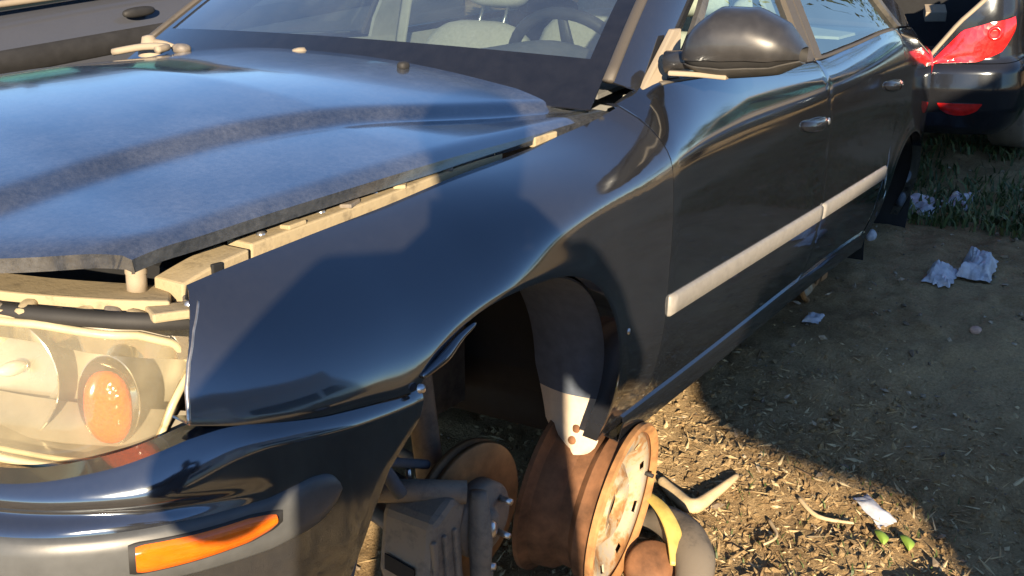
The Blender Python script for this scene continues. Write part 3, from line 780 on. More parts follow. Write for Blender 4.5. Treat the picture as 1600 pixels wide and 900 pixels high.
# ------------------------------------------------------------------ greenhouse
def sideglass(x, v, sg):
    """x along, v 0 belt .. 1 roof rail"""
    yb = f_yt(x)-.012; zb = f_zt(x)+.003
    zr = np.interp(x, [-2.75, -2.3, -1.7, -1.2, -.5], [1.22, 1.345, 1.375, 1.36, 1.30]); yr = .80 - (zr-.95)*.53
    return np.stack([x, sg*(yb+(yr-yb)*v), zb+(zr-zb)*v], -1)
def apx(v): return -.50 - .66*v            # front edge of side window along the A-pillar
for sg in (1, -1):
    def fw(name, xa, xb, va, vb, mat, par, nu=14, nv=8, **k):
        P = np.zeros((nu, nv, 3))
        for j, v in enumerate(np.linspace(va, vb, nv)):
            x0 = xa(v) if callable(xa) else xa; x1 = xb(v) if callable(xb) else xb
            P[:, j] = sideglass(np.linspace(x0, x1, nu), v, sg)
        return grid(name, P, mat, par, flip=(sg > 0), **k)
    so = -1 if sg > 0 else 1
    cpx = lambda v: -2.52 + .30*v
    fw("side_window", lambda v: apx(v)-.115, -1.44, .0, .93, M['glass'], doors[sg][0])
    fw("side_window", -1.56, lambda v: cpx(v)+.05, .0, .93, M['glass'], doors[sg][1])
    fw("window_frame", -1.435, -1.4975, -.01, .99, M['trim_mid'], doors[sg][0], 4, 8, solid=.014, off=so)
    fw("window_frame", -1.5035, -1.565, -.01, .99, M['trim_mid'], doors[sg][1], 4, 8, solid=.014, off=so)
    fw("window_frame", lambda v: apx(v)-.085, lambda v: apx(v)-.125, 0, .99, M['trim'], doors[sg][0], 4, 12, solid=.014, off=so)
    fw("window_frame", -1.13, -1.4975, .93, 1.0, M['black'], doors[sg][0], 10, 3, solid=.014, off=so)
    fw("window_frame", -1.5035, -2.26, .93, 1.0, M['black'], doors[sg][1], 10, 3, solid=.014, off=so)
    fw("window_frame", lambda v: cpx(v)+.055, lambda v: cpx(v)+.0, 0, .99, M['trim'], doors[sg][1], 4, 12, solid=.014, off=so)
    # belt weatherstrips
    for a, b, dr in ((-.56, -1.497, 0), (-1.504, -2.40, 1)):
        xs = np.linspace(a, b, 30); p = sideglass(xs, np.zeros(30), sg)
        tube("belt_strip", p + np.array([0, .009*sg, -.002]), .008, M['trim_mid'], doors[sg][dr], 8, flat=.7)
    # C pillar
    P = np.zeros((12, 12, 3))
    for j, v in enumerate(np.linspace(0, 1, 12)):
        P[:, j] = sideglass(np.linspace(cpx(v)-.006, -2.98+.50*v, 12), v, sg)
    grid("rear_pillar", P, M['black'], sedan, flip=(sg > 0), solid=.006, off=so)
# roof
def roof(u, v):
    x = -1.10 - .09*u*u + v*(-2.32+1.10+.13*u*u); xr = x
    zr = np.interp(x, [-2.75, -2.3, -1.7, -1.2, -.5], [1.22, 1.345, 1.375, 1.36, 1.30]); yr = .80 - (zr-.95)*.53
    z = zr + .045*(1-np.abs(u)**2.2)*np.interp(v, [0, .2, .8, 1], [.7, 1, 1, .7])
    return np.stack([x, u*yr, z], -1)
patch("roof", roof, -1, 1, 0, 1, 30, 24, M['black'], sedan, solid=.004)
def rearglass(u, v):
    a = roof(u*.98, np.ones_like(u)); b = np.stack([-2.92-.0*u, u*.64, 1.075-.02*u*u], -1)
    return a + (b-a)*v[..., None] + np.stack([0*u, 0*u, .03*np.sin(math.pi*v)], -1)
patch("rear_window", rearglass, -1, 1, 0, 1, 20, 12, M['glass'], sedan)
def trunk(u, v):
    x = -2.90 - .50*v; x = x + .05*np.abs(u)**3*v
    return np.stack([x, u*np.interp(v, [0, .6, 1], [.70, .645, .54]), np.interp(v, [0, .15, .85, 1], [1.055, 1.06, 1.03, .985]) - .02*u*u], -1)
tk = patch("trunk_lid", trunk, -1, 1, 0, 1, 24, 20, M['black'], sedan, solid=.004)
def rearface(u, v):
    y = u*.62; x = -3.40 - .05*(1-np.abs(u)**3) + .02*np.abs(u)**6
    z = np.interp(v, [0, 1], [.29, .995])
    return np.stack([x - .05*np.sin(math.pi*np.clip(v*1.6, 0, 1)), y, z+0*u], -1)
patch("rear_bumper", rearface, -1, 1, 0, 1, 30, 20, M['black'], sedan, solid=.004)
# tail lamps wrapping the corner
for sg in (1, -1):
    xs = np.linspace(-3.13, -3.395, 18); P = np.zeros((18, 8, 3))
    for j, v in enumerate(np.linspace(0, 1, 8)):
        zz = np.interp(xs, [-3.4, -3.2, -3.13], [.82, .86, .90]) + v*np.interp(xs, [-3.4, -3.2, -3.13], [.15, .115, .06])
        P[:, j] = side(xs, zz, sg, .006)
    grid("tail_light", P, M['red_lens'], sedan, flip=(sg > 0), solid=.006, off=-1 if sg > 0 else 1)
P = np.array([[(x, y, .20) for y in (-.70, 0, .70)] for x in (-.43, -.9, -1.5, -2.3)]); P[:, :, 2] = np.array([.255, .265, .285, .315])[:, None]
grid("floor_pan", P, M['dark'], sedan, solid=.01)
box("rear_floor", (-2.85, 0, .42), (1.0, 1.3, .05), M['dark'], sedan)

# ------------------------------------------------------------------ interior
def dashsurf(u, v):
    y = u*.66; x = -.44 - .05*u*u - .44*v
    z = .925 + .030*np.sin(np.clip(v*1.4, 0, 1)*math.pi/2) - .10*np.clip((v-.82)/.18, 0, 1)**2 - .02*u*u
    z = z + .045*np.exp(-((y-.36)/.16)**2)*np.clip((v-.45)/.3, 0, 1)*(1-np.clip((v-.86)/.14, 0, 1))
    return np.stack([x, y, z], -1)
da = patch("dashboard", dashsurf, -1, 1, 0, 1, 40, 24, M['dash'], sedan, flip=True, solid=.01, off=-1)
box("dash_lower", (-.80, 0, .74), (.16, 1.3, .30), M['dash'], da, bevel=.03)
prism("instrument_panel", [(-.86, .22, .90), (-.86, .50, .90), (-.89, .50, .80), (-.89, .22, .80)], (-.012, 0, 0), M['frit'], da)
SWc = np.array([-.93, .355, .905]); SWn = np.array([-.90, 0, .43]); SWn /= np.linalg.norm(SWn)
_, u_, v_ = frame_of(SWn)
ring = [SWc + .182*(math.cos(a)*u_+math.sin(a)*v_) for a in np.linspace(0, 2*math.pi, 49)]
sw = tube("steering_wheel", ring, .0155, M['wheelblack'], sedan, 10)
ellipsoid("airbag_cover", SWc+SWn*.02, (.03, .075, .06), M['interior'], sw, rot=(0, -.44, 0), p=3)
for a in (0.15, math.pi-.15, math.pi*1.5):
    e = SWc + .178*(math.cos(a)*u_+math.sin(a)*v_); tube("spoke", [SWc+SWn*.01, e], [.024, .014], M['wheelblack'], sw, 8, flat=.5)
tube("steering_column", [SWc, SWc-SWn*.22], .04, M['dash'], sw, 12)
tube("indicator_stalk", [SWc-SWn*.06, SWc-SWn*.05+np.array([0, .13, .03])], .010, M['glass_white'], sw, 8)
def seat(y):
    def cush(nm, cs, mat, par=None):
        return ellipsoid(nm, *cs, mat, par or sedan, p=3.4)
    b = cush("seat", ((-1.50, y, .72), (.075, .235, .31), M['seat'])[:2], M['seat']); b.data.transform(Matrix.Translation((-1.50, y, .78)) @ Matrix.Rotation(-.32, 4, 'Y') @ Matrix.Translation((1.50, -y, -.78)))
    ellipsoid("seat_cushion", (-1.24, y, .50), (.27, .245, .085), M['seat'], b, p=3.4)
    ellipsoid("headrest", (-1.66, y, 1.14), (.05, .125, .075), M['seat'], b, rot=(0, -.2, 0), p=3)
    for s in (-.05, .05): tube("headrest_post", [(-1.60, y+s, .98), (-1.655, y+s, 1.10)], .006, M['steel'], b, 6)
    return b
seat(.36); seat(-.36)
rs = ellipsoid("rear_seat", (-2.32, 0, .80), (.09, .58, .28), M['seat'], sedan, p=4); ellipsoid("rear_seat_cushion", (-2.08, 0, .55), (.25, .58, .09), M['seat'], rs, p=4)
for y in (.33, -.33): ellipsoid("headrest", (-2.42, y, 1.08), (.05, .13, .06), M['seat'], rs, p=3)
grid("parcel_shelf", np.array([[(-2.45, -.6, 1.0), (-2.45, .6, 1.0)], [(-2.92, -.6, 1.03), (-2.92, .6, 1.03)]]), M['interior'], sedan, solid=.01)
for sg in (1, -1):
    # pillar trims, belts, door cards
    P = np.zeros((4, 8, 3))
    for j, v in enumerate(np.linspace(-.25, 1, 8)): P[:, j] = sideglass(np.linspace(-1.43, -1.57, 4), max(v, 0)*np.ones(4), sg) + np.array([0, -.045*sg, min(v, 0)*.5])
    grid("pillar_trim_inner", P, M['interior'], sedan, solid=.012)
    tube("seat_belt", [(-1.50, .60*sg, 1.28), (-1.50, .66*sg, .95), (-1.45, .66*sg, .5)], .024, M['interior'], sedan, 6, flat=.15)
    xs = np.linspace(-.52, -2.3, 20)
    P = np.stack([np.stack([xs, sg*(f_yt(xs)-.055), f_zt(xs)-.015], -1), np.stack([xs, sg*(f_yt(xs)-.09), f_zt(xs)-.16], -1), np.stack([xs, sg*np.full(20, .70), np.full(20, .35)], -1)], 1)
    grid("door_card", P, M['interior'], sedan, solid=.01)
P = roof(*np.meshgrid(np.linspace(-.96, .96, 14), np.linspace(.02, .98, 12), indexing='ij')); P[..., 2] -= .03
grid("headliner", P, M['interior'], sedan, solid=.004)

# ------------------------------------------------------------------ door mirror
def mirror(sg):
    # sail
    V = [sideglass(np.array(-.505), np.array(.0), sg), sideglass(np.array(-.625), np.array(0.), sg), sideglass(np.array(-.70), np.array(.27), sg), sideglass(np.array(-.665), np.array(.27), sg)]
    V = [v + np.array([0, .012*sg, 0]) for v in V]
    sail = prism("mirror_base", V, (0, -.014*sg, 0), M['trim_dusty'], doors[sg][0], bevel=.003)
    # shell: loft across y
    n, k = 34, 40; y0, y1 = .818, 1.040
    ca, sa = math.cos(.20), math.sin(.20)
    P = np.zeros((n, k+1, 3)); t = np.linspace(0, 1, n)
    for i, q in enumerate(t):
        y = y0 + (y1-y0)*q
        e = max(0.0, 1-abs((q-.52)/.52)**3.4)**(1/2.4); e = max(e, .02)
        top = np.interp(q, [0, .1, .3, .6, .85, 1], [1.026, 1.070, 1.099, 1.098, 1.074, 1.035]); bot = np.interp(q, [0, .1, .4, .8, 1], [.975, .966, .964, .975, .995])
        zc_ = (top+bot)/2; hz = (top-bot)/2*(.35+.65*e)
        dx = .088*e
        for j in range(k+1):
            a = math.pi*(j/k) - math.pi/2       # front half: -90..90
            x = dx*math.cos(a)**.85 if math.cos(a) > 0 else 0; z = zc_ + hz*math.copysign(abs(math.sin(a))**.9, math.sin(a))
            yy = y; X = -.60 + x - (q-.5)*.06
            P[i, j] = (X, yy*sg, z)
    js = int(k*.36)
    up = grid("mirror_shell", P[:, js:], M['shell'], sail, flip=(sg < 0), solid=.003, off=1 if sg > 0 else -1)
    grid("mirror_lower_shell", P[:, :js-3]*np.array([1, 1, 1]), M['shell_low'], sail, flip=(sg < 0), solid=.003, off=1 if sg > 0 else -1)
    Q = P[:, js-4:js+1].copy(); Q[..., 0] -= .004
    grid("mirror_seam_band", Q, M['rubber'], sail, flip=(sg < 0))
    # back face frame + glass
    bk = np.stack([P[:, 0], (P[:, 0]+P[:, -1])/2, P[:, -1]], 1); bk2 = bk.copy(); bk2[..., 0] -= .012
    grid("mirror_frame", np.concatenate([P[:, :1], bk2*np.array([1, 1, 1]), P[:, -1:]], 1), M['rubber'], sail, flip=(sg < 0))
    c = bk.mean(axis=(0, 1)); g = c + (bk-c)*.86; g[..., 0] = bk[..., 0]-.0165
    grid("mirror_glass", g, M['mirror'], sail, flip=(sg > 0), solid=.002)
    tube("mirror_arm", [(-.565, .775*sg, .985), (-.57, .82*sg, .992), (-.575, .86*sg, 1.0)], [.030, .026, .030], M['shell'], sail, 12, flat=.8)
    strip("mirror_foot", [(-.53, .795*sg, .972), (-.55, .85*sg, .972), (-.56, .91*sg, .970)], .03, .010, M['trim_dusty'], sail)
M['shell'] = plain("satin black mirror shell", (.03, .03, .032), .38, var=.2, scale=40, bmp=.03, coat=.25)
M['shell_low'] = plain("grey lower mirror shell", (.055, .053, .05), .5, var=.2, scale=40, bmp=.05)
mt, nt_, b_ = newmat("mirror silver"); b_.inputs["Metallic"].default_value = 1; b_.inputs["Roughness"].default_value = .02; b_.inputs["Base Color"].default_value = (.8, .82, .84, 1); M['mirror'] = mt
mirror(1)

# ------------------------------------------------------------------ wheel houses, liner, brake
for sg in (1, -1):
    # inner wheel house
    th_ = np.linspace(math.radians(-8), math.radians(181), 40)
    hx = XA + np.where(np.cos(th_) > 0, .41, .435)*np.cos(th_); hz = .335 + .355*np.sin(th_)
    P = np.stack([np.stack([hx, np.full(40, yy*sg), hz], -1) for yy in (.79, .70, .5, .40)], 1)
    P[:, 0, 1] = sg*np.minimum(.80, S(hx, np.maximum(hz, .3))-.03)
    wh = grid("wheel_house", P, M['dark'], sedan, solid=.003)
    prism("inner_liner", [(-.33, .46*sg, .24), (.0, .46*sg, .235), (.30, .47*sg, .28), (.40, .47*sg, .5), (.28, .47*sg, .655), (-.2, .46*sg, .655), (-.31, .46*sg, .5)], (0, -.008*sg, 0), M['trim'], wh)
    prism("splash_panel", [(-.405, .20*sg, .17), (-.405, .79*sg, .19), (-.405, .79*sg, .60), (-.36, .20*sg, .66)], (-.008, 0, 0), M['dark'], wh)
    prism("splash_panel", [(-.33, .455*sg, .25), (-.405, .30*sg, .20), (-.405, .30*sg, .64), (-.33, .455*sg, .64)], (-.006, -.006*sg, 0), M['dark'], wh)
    # felt liner strip at the back of the arch, hanging loose
    pth = smooth_path(np.array([(.03, .652), (-.05, .645), (-.13, .622), (-.205, .578), (-.265, .51), (-.305, .43), (-.325, .34), (-.325, .27), (-.315, .205)]), 6)
    n = len(pth); q = np.linspace(0, 1, n)
    yl = np.interp(q, [0, .35, .7, .9, 1], [.70, .650, .642, .672, .725]); yr = np.interp(q, [0, .3, .6, .85, .95, 1], [.825, .822, .812, .805, .795, .775])
    P = np.zeros((n, 12, 3))
    for j, v in enumerate(np.linspace(0, 1, 12)):
        P[:, j] = np.stack([pth[:, 0] + .022*math.sin(math.pi*v)*(q*.8+.2), sg*(yl+(yr-yl)*v), pth[:, 1]], -1)
    cut = int(n*.76)
    a_ = grid("liner_flap", P[:cut+1], M['liner'], wh, solid=.004, off=0)
    grid("liner_flap_tip", P[cut:], M['liner_lit'] if sg > 0 else M['liner'], a_, solid=.004, off=0).data
    for (qq, vv) in ((.90, .68), (.955, .62), (.12, .2)):
        i = int(qq*(n-1)); p = P[i, int(vv*11)]
        lathe("liner_hole", [(0, .0032), (.0085, .003), (.0095, 0.001)], p, (1, 0, .15), M['rim_rust'] if qq > .5 else M['rubber'], a_, 14)
    for p in ((-.245, .842, .545), (-.252, .845, .50)):
        lathe("liner_screw", [(0, .006), (.006, .005), (.007, 0)], (p[0]-.02, (p[1]+.022)*sg, p[2]), (0, sg, 0), M['steel'], wh, 10)
    tube("arch_edge_liner", [(.372, .815*sg, .53), (.40, .80*sg, .47), (.44, .79*sg, .39), (.47, .785*sg, .29), (.48, .78*sg, .20)], .016, M['liner'], wh, 8, smooth_n=5, flat=2.2)
    # strut, arm, hoses
    st = tube("strut", [(-.02, .60*sg, .20), (-.03, .55*sg, .44), (-.04, .52*sg, .66)], .027, M['castiron'], sedan, 16)
    hel = [(-.035+.062*math.cos(a), (.535*sg+.062*math.sin(a)), .43+.2*a/(2*math.pi*4)) for a in np.linspace(0, 2*math.pi*4, 90)]
    tube("coil_spring", hel, .007, M['castiron'], st, 8)
    tube("control_arm", [(.02, .62*sg, .10), (.0, .42*sg, .13), (-.03, .25*sg, .16)], [.03, .024, .03], M['castiron'], sedan, 10, smooth_n=4, flat=.6)
    tube("tie_rod", [(-.13, .60*sg, .15), (-.15, .42*sg, .17), (-.16, .2*sg, .18)], .011, M['castiron'], sedan, 8)
    tube("brake_hose", [(.10, .63*sg, .26), (.16, .58*sg, .34), (.14, .52*sg, .45), (.06, .47*sg, .52)], .008, M['rubber'], sedan, 8, smooth_n=6)
    tube("sensor_cable", [(.05, .64*sg, .28), (.22, .62*sg, .36), (.27, .57*sg, .47), (.24, .48*sg, .55)], .009, M['liner'], sedan, 8, smooth_n=6)
    tube("drain_hose", [(.20, .70*sg, .30), (.26, .66*sg, .42), (.33, .66*sg, .50), (.31, .60*sg, .58)], .012, M['liner'], sedan, 8, smooth_n=6)
    # disc, hub, caliper
    C0 = np.array([-.02, .685*sg, .168]); AX = np.array([.10, 1.0*sg, -.02])
    rt = lathe("brake_disc", [(.055, .012), (.138, .012), (.140, .010), (.140, .002), (.128, 0), (.128, -.008), (.140, -.010), (.140, -.020), (.138, -.022), (.06, -.022)], C0, AX, M['rotor'], sedan, 64)
    lathe("hub", [(0, .062), (.022, .062), (.026, .055), (.030, .050), (.068, .046), (.074, .040), (.074, .012), (.06, .010)], C0, AX, M['castiron'], rt, 40)
    t_, u2, v2 = frame_of(AX)
    for k_ in range(4):
        a = math.pi/4 + k_*math.pi/2; p = C0 + t_*.045 + .050*(math.cos(a)*u2+math.sin(a)*v2)
        tube("wheel_stud", [p, p+t_*.030], .0062, M['steel'], rt, 8)
    tube("knuckle", [C0-t_*.03, C0-t_*.09+np.array([0, 0, .03]), (-.02, .60*sg, .22)], [.06, .045, .03], M['castiron'], rt, 12)
    ca_ = prism("caliper", [(.155, .735*sg, .235), (.165, .735*sg, .12), (.135, .735*sg, .03), (.07, .735*sg, -.005), (.03, .735*sg, .02), (.055, .735*sg, .10), (.065, .735*sg, .19), (.05, .735*sg, .25), (.10, .735*sg, .262)], (0, -.115*sg, 0), M['castiron'], sedan, bevel=.014)
    tube("slide_pin_housing", [(.165, .60*sg, .262), (.115, .665*sg, .262), (.06, .735*sg, .258)], .021, M['castiron'], ca_, 14)
    tube("slide_pin_housing", [(.12, .60*sg, .0), (.07, .73*sg, -.01)], .02, M['castiron'], ca_, 14)
    tube("caliper_bridge", [(.03, .74*sg, .25), (.035, .752*sg, .16), (.02, .745*sg, .03)], [.018, .026, .018], M['castiron'], ca_, 10, smooth_n=4, flat=.6)
    lathe("caliper_bolt", [(0, .022), (.013, .020), (.017, .012), (.017, 0)], (.022, .752*sg, .175), (-.2, sg, .1), M['steel'], ca_, 16)
    lathe("caliper_bolt", [(0, .014), (.007, .014), (.007, 0)], (.018, .76*sg, .10), (-.2, sg, .1), M['steel'], ca_, 10)
    for k_ in range(3): box("caliper_rib", (.148-.030*k_, .737*sg, .14), (.010, .010, .13), M['castiron'], ca_, rot=(0, .15, 0), bevel=.003)
    tube("bleeder_screw", [(.10, .64*sg, .262), (.105, .64*sg, .292)], .005, M['steel'], ca_, 8)
    tube("brake_pipe", [(.14, .63*sg, .25), (.19, .62*sg, .29), (.20, .60*sg, .36), (.16, .56*sg, .42)], .005, M['rotor'], ca_, 8, smooth_n=5)
    prism("caliper_window", [(.166, .705*sg, .145), (.166, .64*sg, .155), (.1655, .64*sg, .125), (.1655, .705*sg, .115)], (.003, 0, 0), M['dark'], ca_)
    tube("lower_ball_joint", [(-.05, .70*sg, .045), (-.06, .69*sg, .0), (-.11, .685*sg, -.04)], [.024, .030, .018], M['castiron'], sedan, 12, smooth_n=4)
    # rear arch cavity
    th_ = np.linspace(math.radians(-20), math.radians(200), 30)
    P = np.stack([np.stack([XB+.35*np.cos(th_), np.full(30, yy*sg), ZB+.33*np.sin(th_)], -1) for yy in (.83, .6, .5)], 1)
    rw = grid("rear_wheel_house", P, M['dark'], sedan, solid=.003)
    lathe("brake_drum", [(0, .05), (.045, .05), (.05, .03), (.115, .025), (.12, .015), (.12, -.05)], (XB, .68*sg, .33), (0, sg, 0), M['castiron'], rw, 32)
    tube("rear_arm", [(XB, .64*sg, .33), (XB+.1, .45*sg, .36), (XB+.3, .35*sg, .36)], .03, M['castiron'], rw, 10)

# ------------------------------------------------------------------ bare steel wheel propping up the sill
def steel_wheel(loc, axis, label, spin=0.0, matf=None):
    root = empty("steel_wheel", loc); tag(root, label, "wheel rim")
    Rr = .183; seg = 96
    barrel = [(Rr, .012), (Rr+.004, .006), (Rr+.003, 0), (Rr-.008, -.004), (Rr-.016, -.020), (Rr-.017, -.040), (Rr-.032, -.055), (Rr-.034, -.085), (Rr-.018, -.105), (Rr-.014, -.140), (Rr-.004, -.150), (Rr+.004, -.155), (Rr+.004, -.163), (Rr-.004, -.165)]
    lathe("rim_barrel", barrel, (0, 0, 0), axis, M['rim_rust'], root, seg, solid=.004)
    lathe("rim_flange", [(Rr-.012, .002), (Rr-.004, .010), (Rr+.003, .013), (Rr+.0065, .009), (Rr+.005, -.002)], (0, 0, 0), axis, M['flange_rust'], root, seg, solid=.003)
    face = [(Rr-.012, -.012), (Rr-.018, -.004), (Rr-.026, 0), (Rr-.040, -.002), (Rr-.056, -.008), (Rr-.070, -.022), (.092, -.028), (.082, -.022), (.066, -.010), (.045, -.012), (.036, -.018), (.032, -.026)]
    def skip(i, k):
        if i in (3,): return (k % 12) in (2, 3, 4)
        if i in (8,) : return (k % 24) in (5, 6)
        return False
    lathe("wheel_disc", face, (0, 0, 0), axis, M['rim'], root, seg, skip=skip, solid=.004)
    tube("valve_stem", [np.array((0, 0, 0)) + np.array(frame_of(axis)[1])*-.150 - np.array(frame_of(axis)[0])*.012, np.array(frame_of(axis)[1])*-.146 + np.array(frame_of(axis)[0])*.02], .005, M['rubber'], root, 8)
    return root
steel_wheel((-.395, .828, .184), (-.10, .988, -.107), "rust-streaked bare steel wheel standing upright under the black sedan's front sill")
steel_wheel((-2.12, .70, .17), (-.02, .99, .06), "dark bare steel wheel half hidden beneath the sedan's rear sill")

# ------------------------------------------------------------------ other parked cars
def loft_body(name, st, mat, parent, n_exp=4.5, seg=40, flip=False, caps=True):
    """st rows: x, yc, half width, z bottom, z top"""
    xs = np.array([r[0] for r in st], float); o = np.argsort(xs)
    F_ = [interp([(r[0], r[k]) for r in st]) for k in range(1, 5)]
    X = np.linspace(xs.min(), xs.max(), 46); P = np.zeros((46, seg+1, 3))
    for j in range(seg+1):
        a = 2*math.pi*j/seg; c, s_ = math.cos(a), math.sin(a); e = 2/n_exp
        yy = F_[0](X) + F_[1](X)*math.copysign(abs(c)**e, c)
        zm = (F_[2](X)+F_[3](X))/2; hz = (F_[3](X)-F_[2](X))/2
        P[:, j] = np.stack([X, yy, zm + hz*math.copysign(abs(s_)**e, s_)], -1)
    ends = []
    for k in (0, -1):
        c = P[k].mean(axis=0); ends.append(c + (P[k]-c)*.02)
    P = np.concatenate([ends[0][None], P, ends[1][None]], 0)
    return grid(name, P, mat, parent)
def car_wheel(par, c, r=.30, w=.19, sg=1):
    t = lathe("tyre", [(r*.62, w/2), (r*.70, w/2+.004), (r*.93, w/2), (r, w/2-.025), (r, -w/2+.025), (r*.93, -w/2), (r*.62, -w/2)], c, (0, sg, 0), M['tyre'], par, 40)
    lathe("rim", [(0, w/2-.045), (r*.2, w/2-.04), (r*.3, w/2-.055), (r*.52, w/2-.045), (r*.6, w/2-.02), (r*.64, w/2)], c, (0, sg, 0), M['steel'], t, 32)

# dark grey car beyond the sedan's bonnet (its left flank shows at the top left)
gc = empty("grey_car", (-1.9, -2.85, 0), (0, 0, R(-3)))
tag(gc, "dark grey car with lit window-line trim, parked beyond the black sedan's bonnet", "car")
gb = loft_body("body", [(-2.1, 0, .70, .42, .92), (-1.9, 0, .84, .34, 1.00), (-1.0, 0, .89, .32, 1.03), (0, 0, .90, .32, 1.05), (1.0, 0, .89, .32, 1.03), (1.9, 0, .85, .34, .93), (2.2, 0, .72, .42, .80)], M['grey_paint'], gc, 5)
def gh_f(x, v, sg): return np.stack([x, sg*(.80 - .22*v)*np.ones_like(x), 1.03+.44*v*np.ones_like(x)], -1)
rf = loft_body("roof", [(-1.35, 0, .55, 1.36, 1.47), (-.8, 0, .60, 1.40, 1.51), (.2, 0, .60, 1.40, 1.51), (.7, 0, .55, 1.37, 1.47)], M['grey_paint'], gc, 4)
for sg in (1, -1):
    for nm, xa0, xa1, xb0, xb1, mt_ in (("side_window", -1.50, -1.15, -.42, -.42, 'glass'), ("side_window", -.32, -.32, 1.05, .60, 'glass')):
        P = np.zeros((10, 6, 3))
        for j, v in enumerate(np.linspace(.02, .92, 6)): P[:, j] = gh_f(np.linspace(xa0+(xa1-xa0)*v, xb0+(xb1-xb0)*v, 10), v, sg)
        grid(nm, P, M[mt_], gc, solid=.004)
    for xa0, xa1, w in ((-1.55, -1.20, .05), (-.42, -.42, .10), (1.05, .60, .06)):
        P = np.zeros((3, 6, 3))
        for j, v in enumerate(np.linspace(0, 1, 6)): P[:, j] = gh_f(np.linspace(xa0+(xa1-xa0)*v, xa0+(xa1-xa0)*v+w, 3), v, sg)
        grid("pillar", P, M['grey_paint'], gc, solid=.03)
    tube("belt_trim", [(x, sg*.835, 1.040) for x in np.linspace(-1.6, 1.15, 12)], .013, M['trim_dusty'], gc, 8)
    xs = np.linspace(-1.5, 1.4, 20)
    P = np.stack([np.stack([xs, sg*(np.full(20, .893)+o), np.full(20, z)], -1) for z, o in ((.795, 0), (.805, .016), (.875, .016), (.885, 0))], 1)
    grid("side_moulding", P, M['rubber'], gc)
    for hx_ in (.42,) if sg > 0 else (-.62, .42):
        h = ellipsoid("door_handle", (hx_-.12, sg*.905, .945), (.075, .022, .020), M['rubber'], gc, p=2.6)
    for wx in (-1.3, 1.35): car_wheel(gc, (wx, sg*.80, .30), sg=sg)
for nm, z0, x0_, z1, x1_ in (("windshield", 1.02, 1.25, 1.42, .70), ("rear_window", 1.02, -1.75, 1.42, -1.30)):
    grid(nm, np.array([[(x0_, -.72, z0), (x0_, 0, z0+.01), (x0_, .72, z0)], [(x1_, -.56, z1), (x1_, 0, z1+.02), (x1_, .56, z1)]]), M['glass'], gc, solid=.004)
box("headlight", (2.12, .52, .72), (.12, .3, .12), M['bezel'], gc); box("headlight", (2.12, -.52, .72), (.12, .3, .12), M['bezel'], gc)
box("tail_light", (-2.05, .55, .82), (.10, .28, .14), M['red_lens'], gc); box("tail_light", (-2.05, -.55, .82), (.10, .28, .14), M['red_lens'], gc)
box("cabin_floor", (-.3, 0, .95), (2.4, 1.5, .04), M['dash'], gc)
for y in (.36, -.36): ellipsoid("seat", (-.35, y, 1.12), (.08, .22, .26), M['dash'], gc, p=3.2)

def copy_car(src, parent, swap):
    c = src.copy(); COL.objects.link(c); c.parent = parent
    if src.data:
        c.data = src.data.copy()
        for i_, m_ in enumerate(c.data.materials):
            if m_ in swap: c.data.materials[i_] = swap[m_]
    for ch in src.children: copy_car(ch, c, swap)
    return c
tc_ = copy_car(gc, None, {M['grey_paint']: M['beige_paint']}); tc_.name = "tan_car"; tc_.location = (-7.6, 2.80, 0); tc_.rotation_euler = (0, 0, R(2))
tag(tc_, "tan car facing the sun, mirrored beside the sedan's front door handle", "car")

# black car right behind, tail towards us, boot lid up
bc = empty("black_car", (-3.62, .27, 0))
tag(bc, "black car with its boot open and a red tail lamp, behind the black sedan's rear", "car")
HW = .815
def rear_plan(u):
    """u 0 centre .. 1 round the corner down the flank ; returns x,y(offset from centre)"""
    pts = np.array([(0.02, 0), (.02, .25), (.005, .45), (-.03, .62), (-.075, .73), (-.15, .79), (-.28, .812), (-.5, HW), (-1.0, HW+.01), (-1.6, HW+.01)])
    sp = smooth_path(pts, 10); d = np.concatenate([[0], np.cumsum(np.hypot(*np.diff(sp, axis=0).T))]); d /= d[-1]
    return np.interp(u, d, sp[:, 0]), np.interp(u, d, sp[:, 1]), d, sp
def u_of_y(y):
    _, _, d, sp = rear_plan(np.array([0.])); k = np.argmax(sp[:, 1] > .80); return float(np.interp(y, sp[:k, 1], d[:k]))
def bsec(z):   # outward offset by height
    return np.interp(z, [.22, .26, .34, .44, .52, .56, .62, .75, .90, .98], [-.05, -.015, .01, .012, -.002, -.035, -.045, -.055, -.085, -.12])
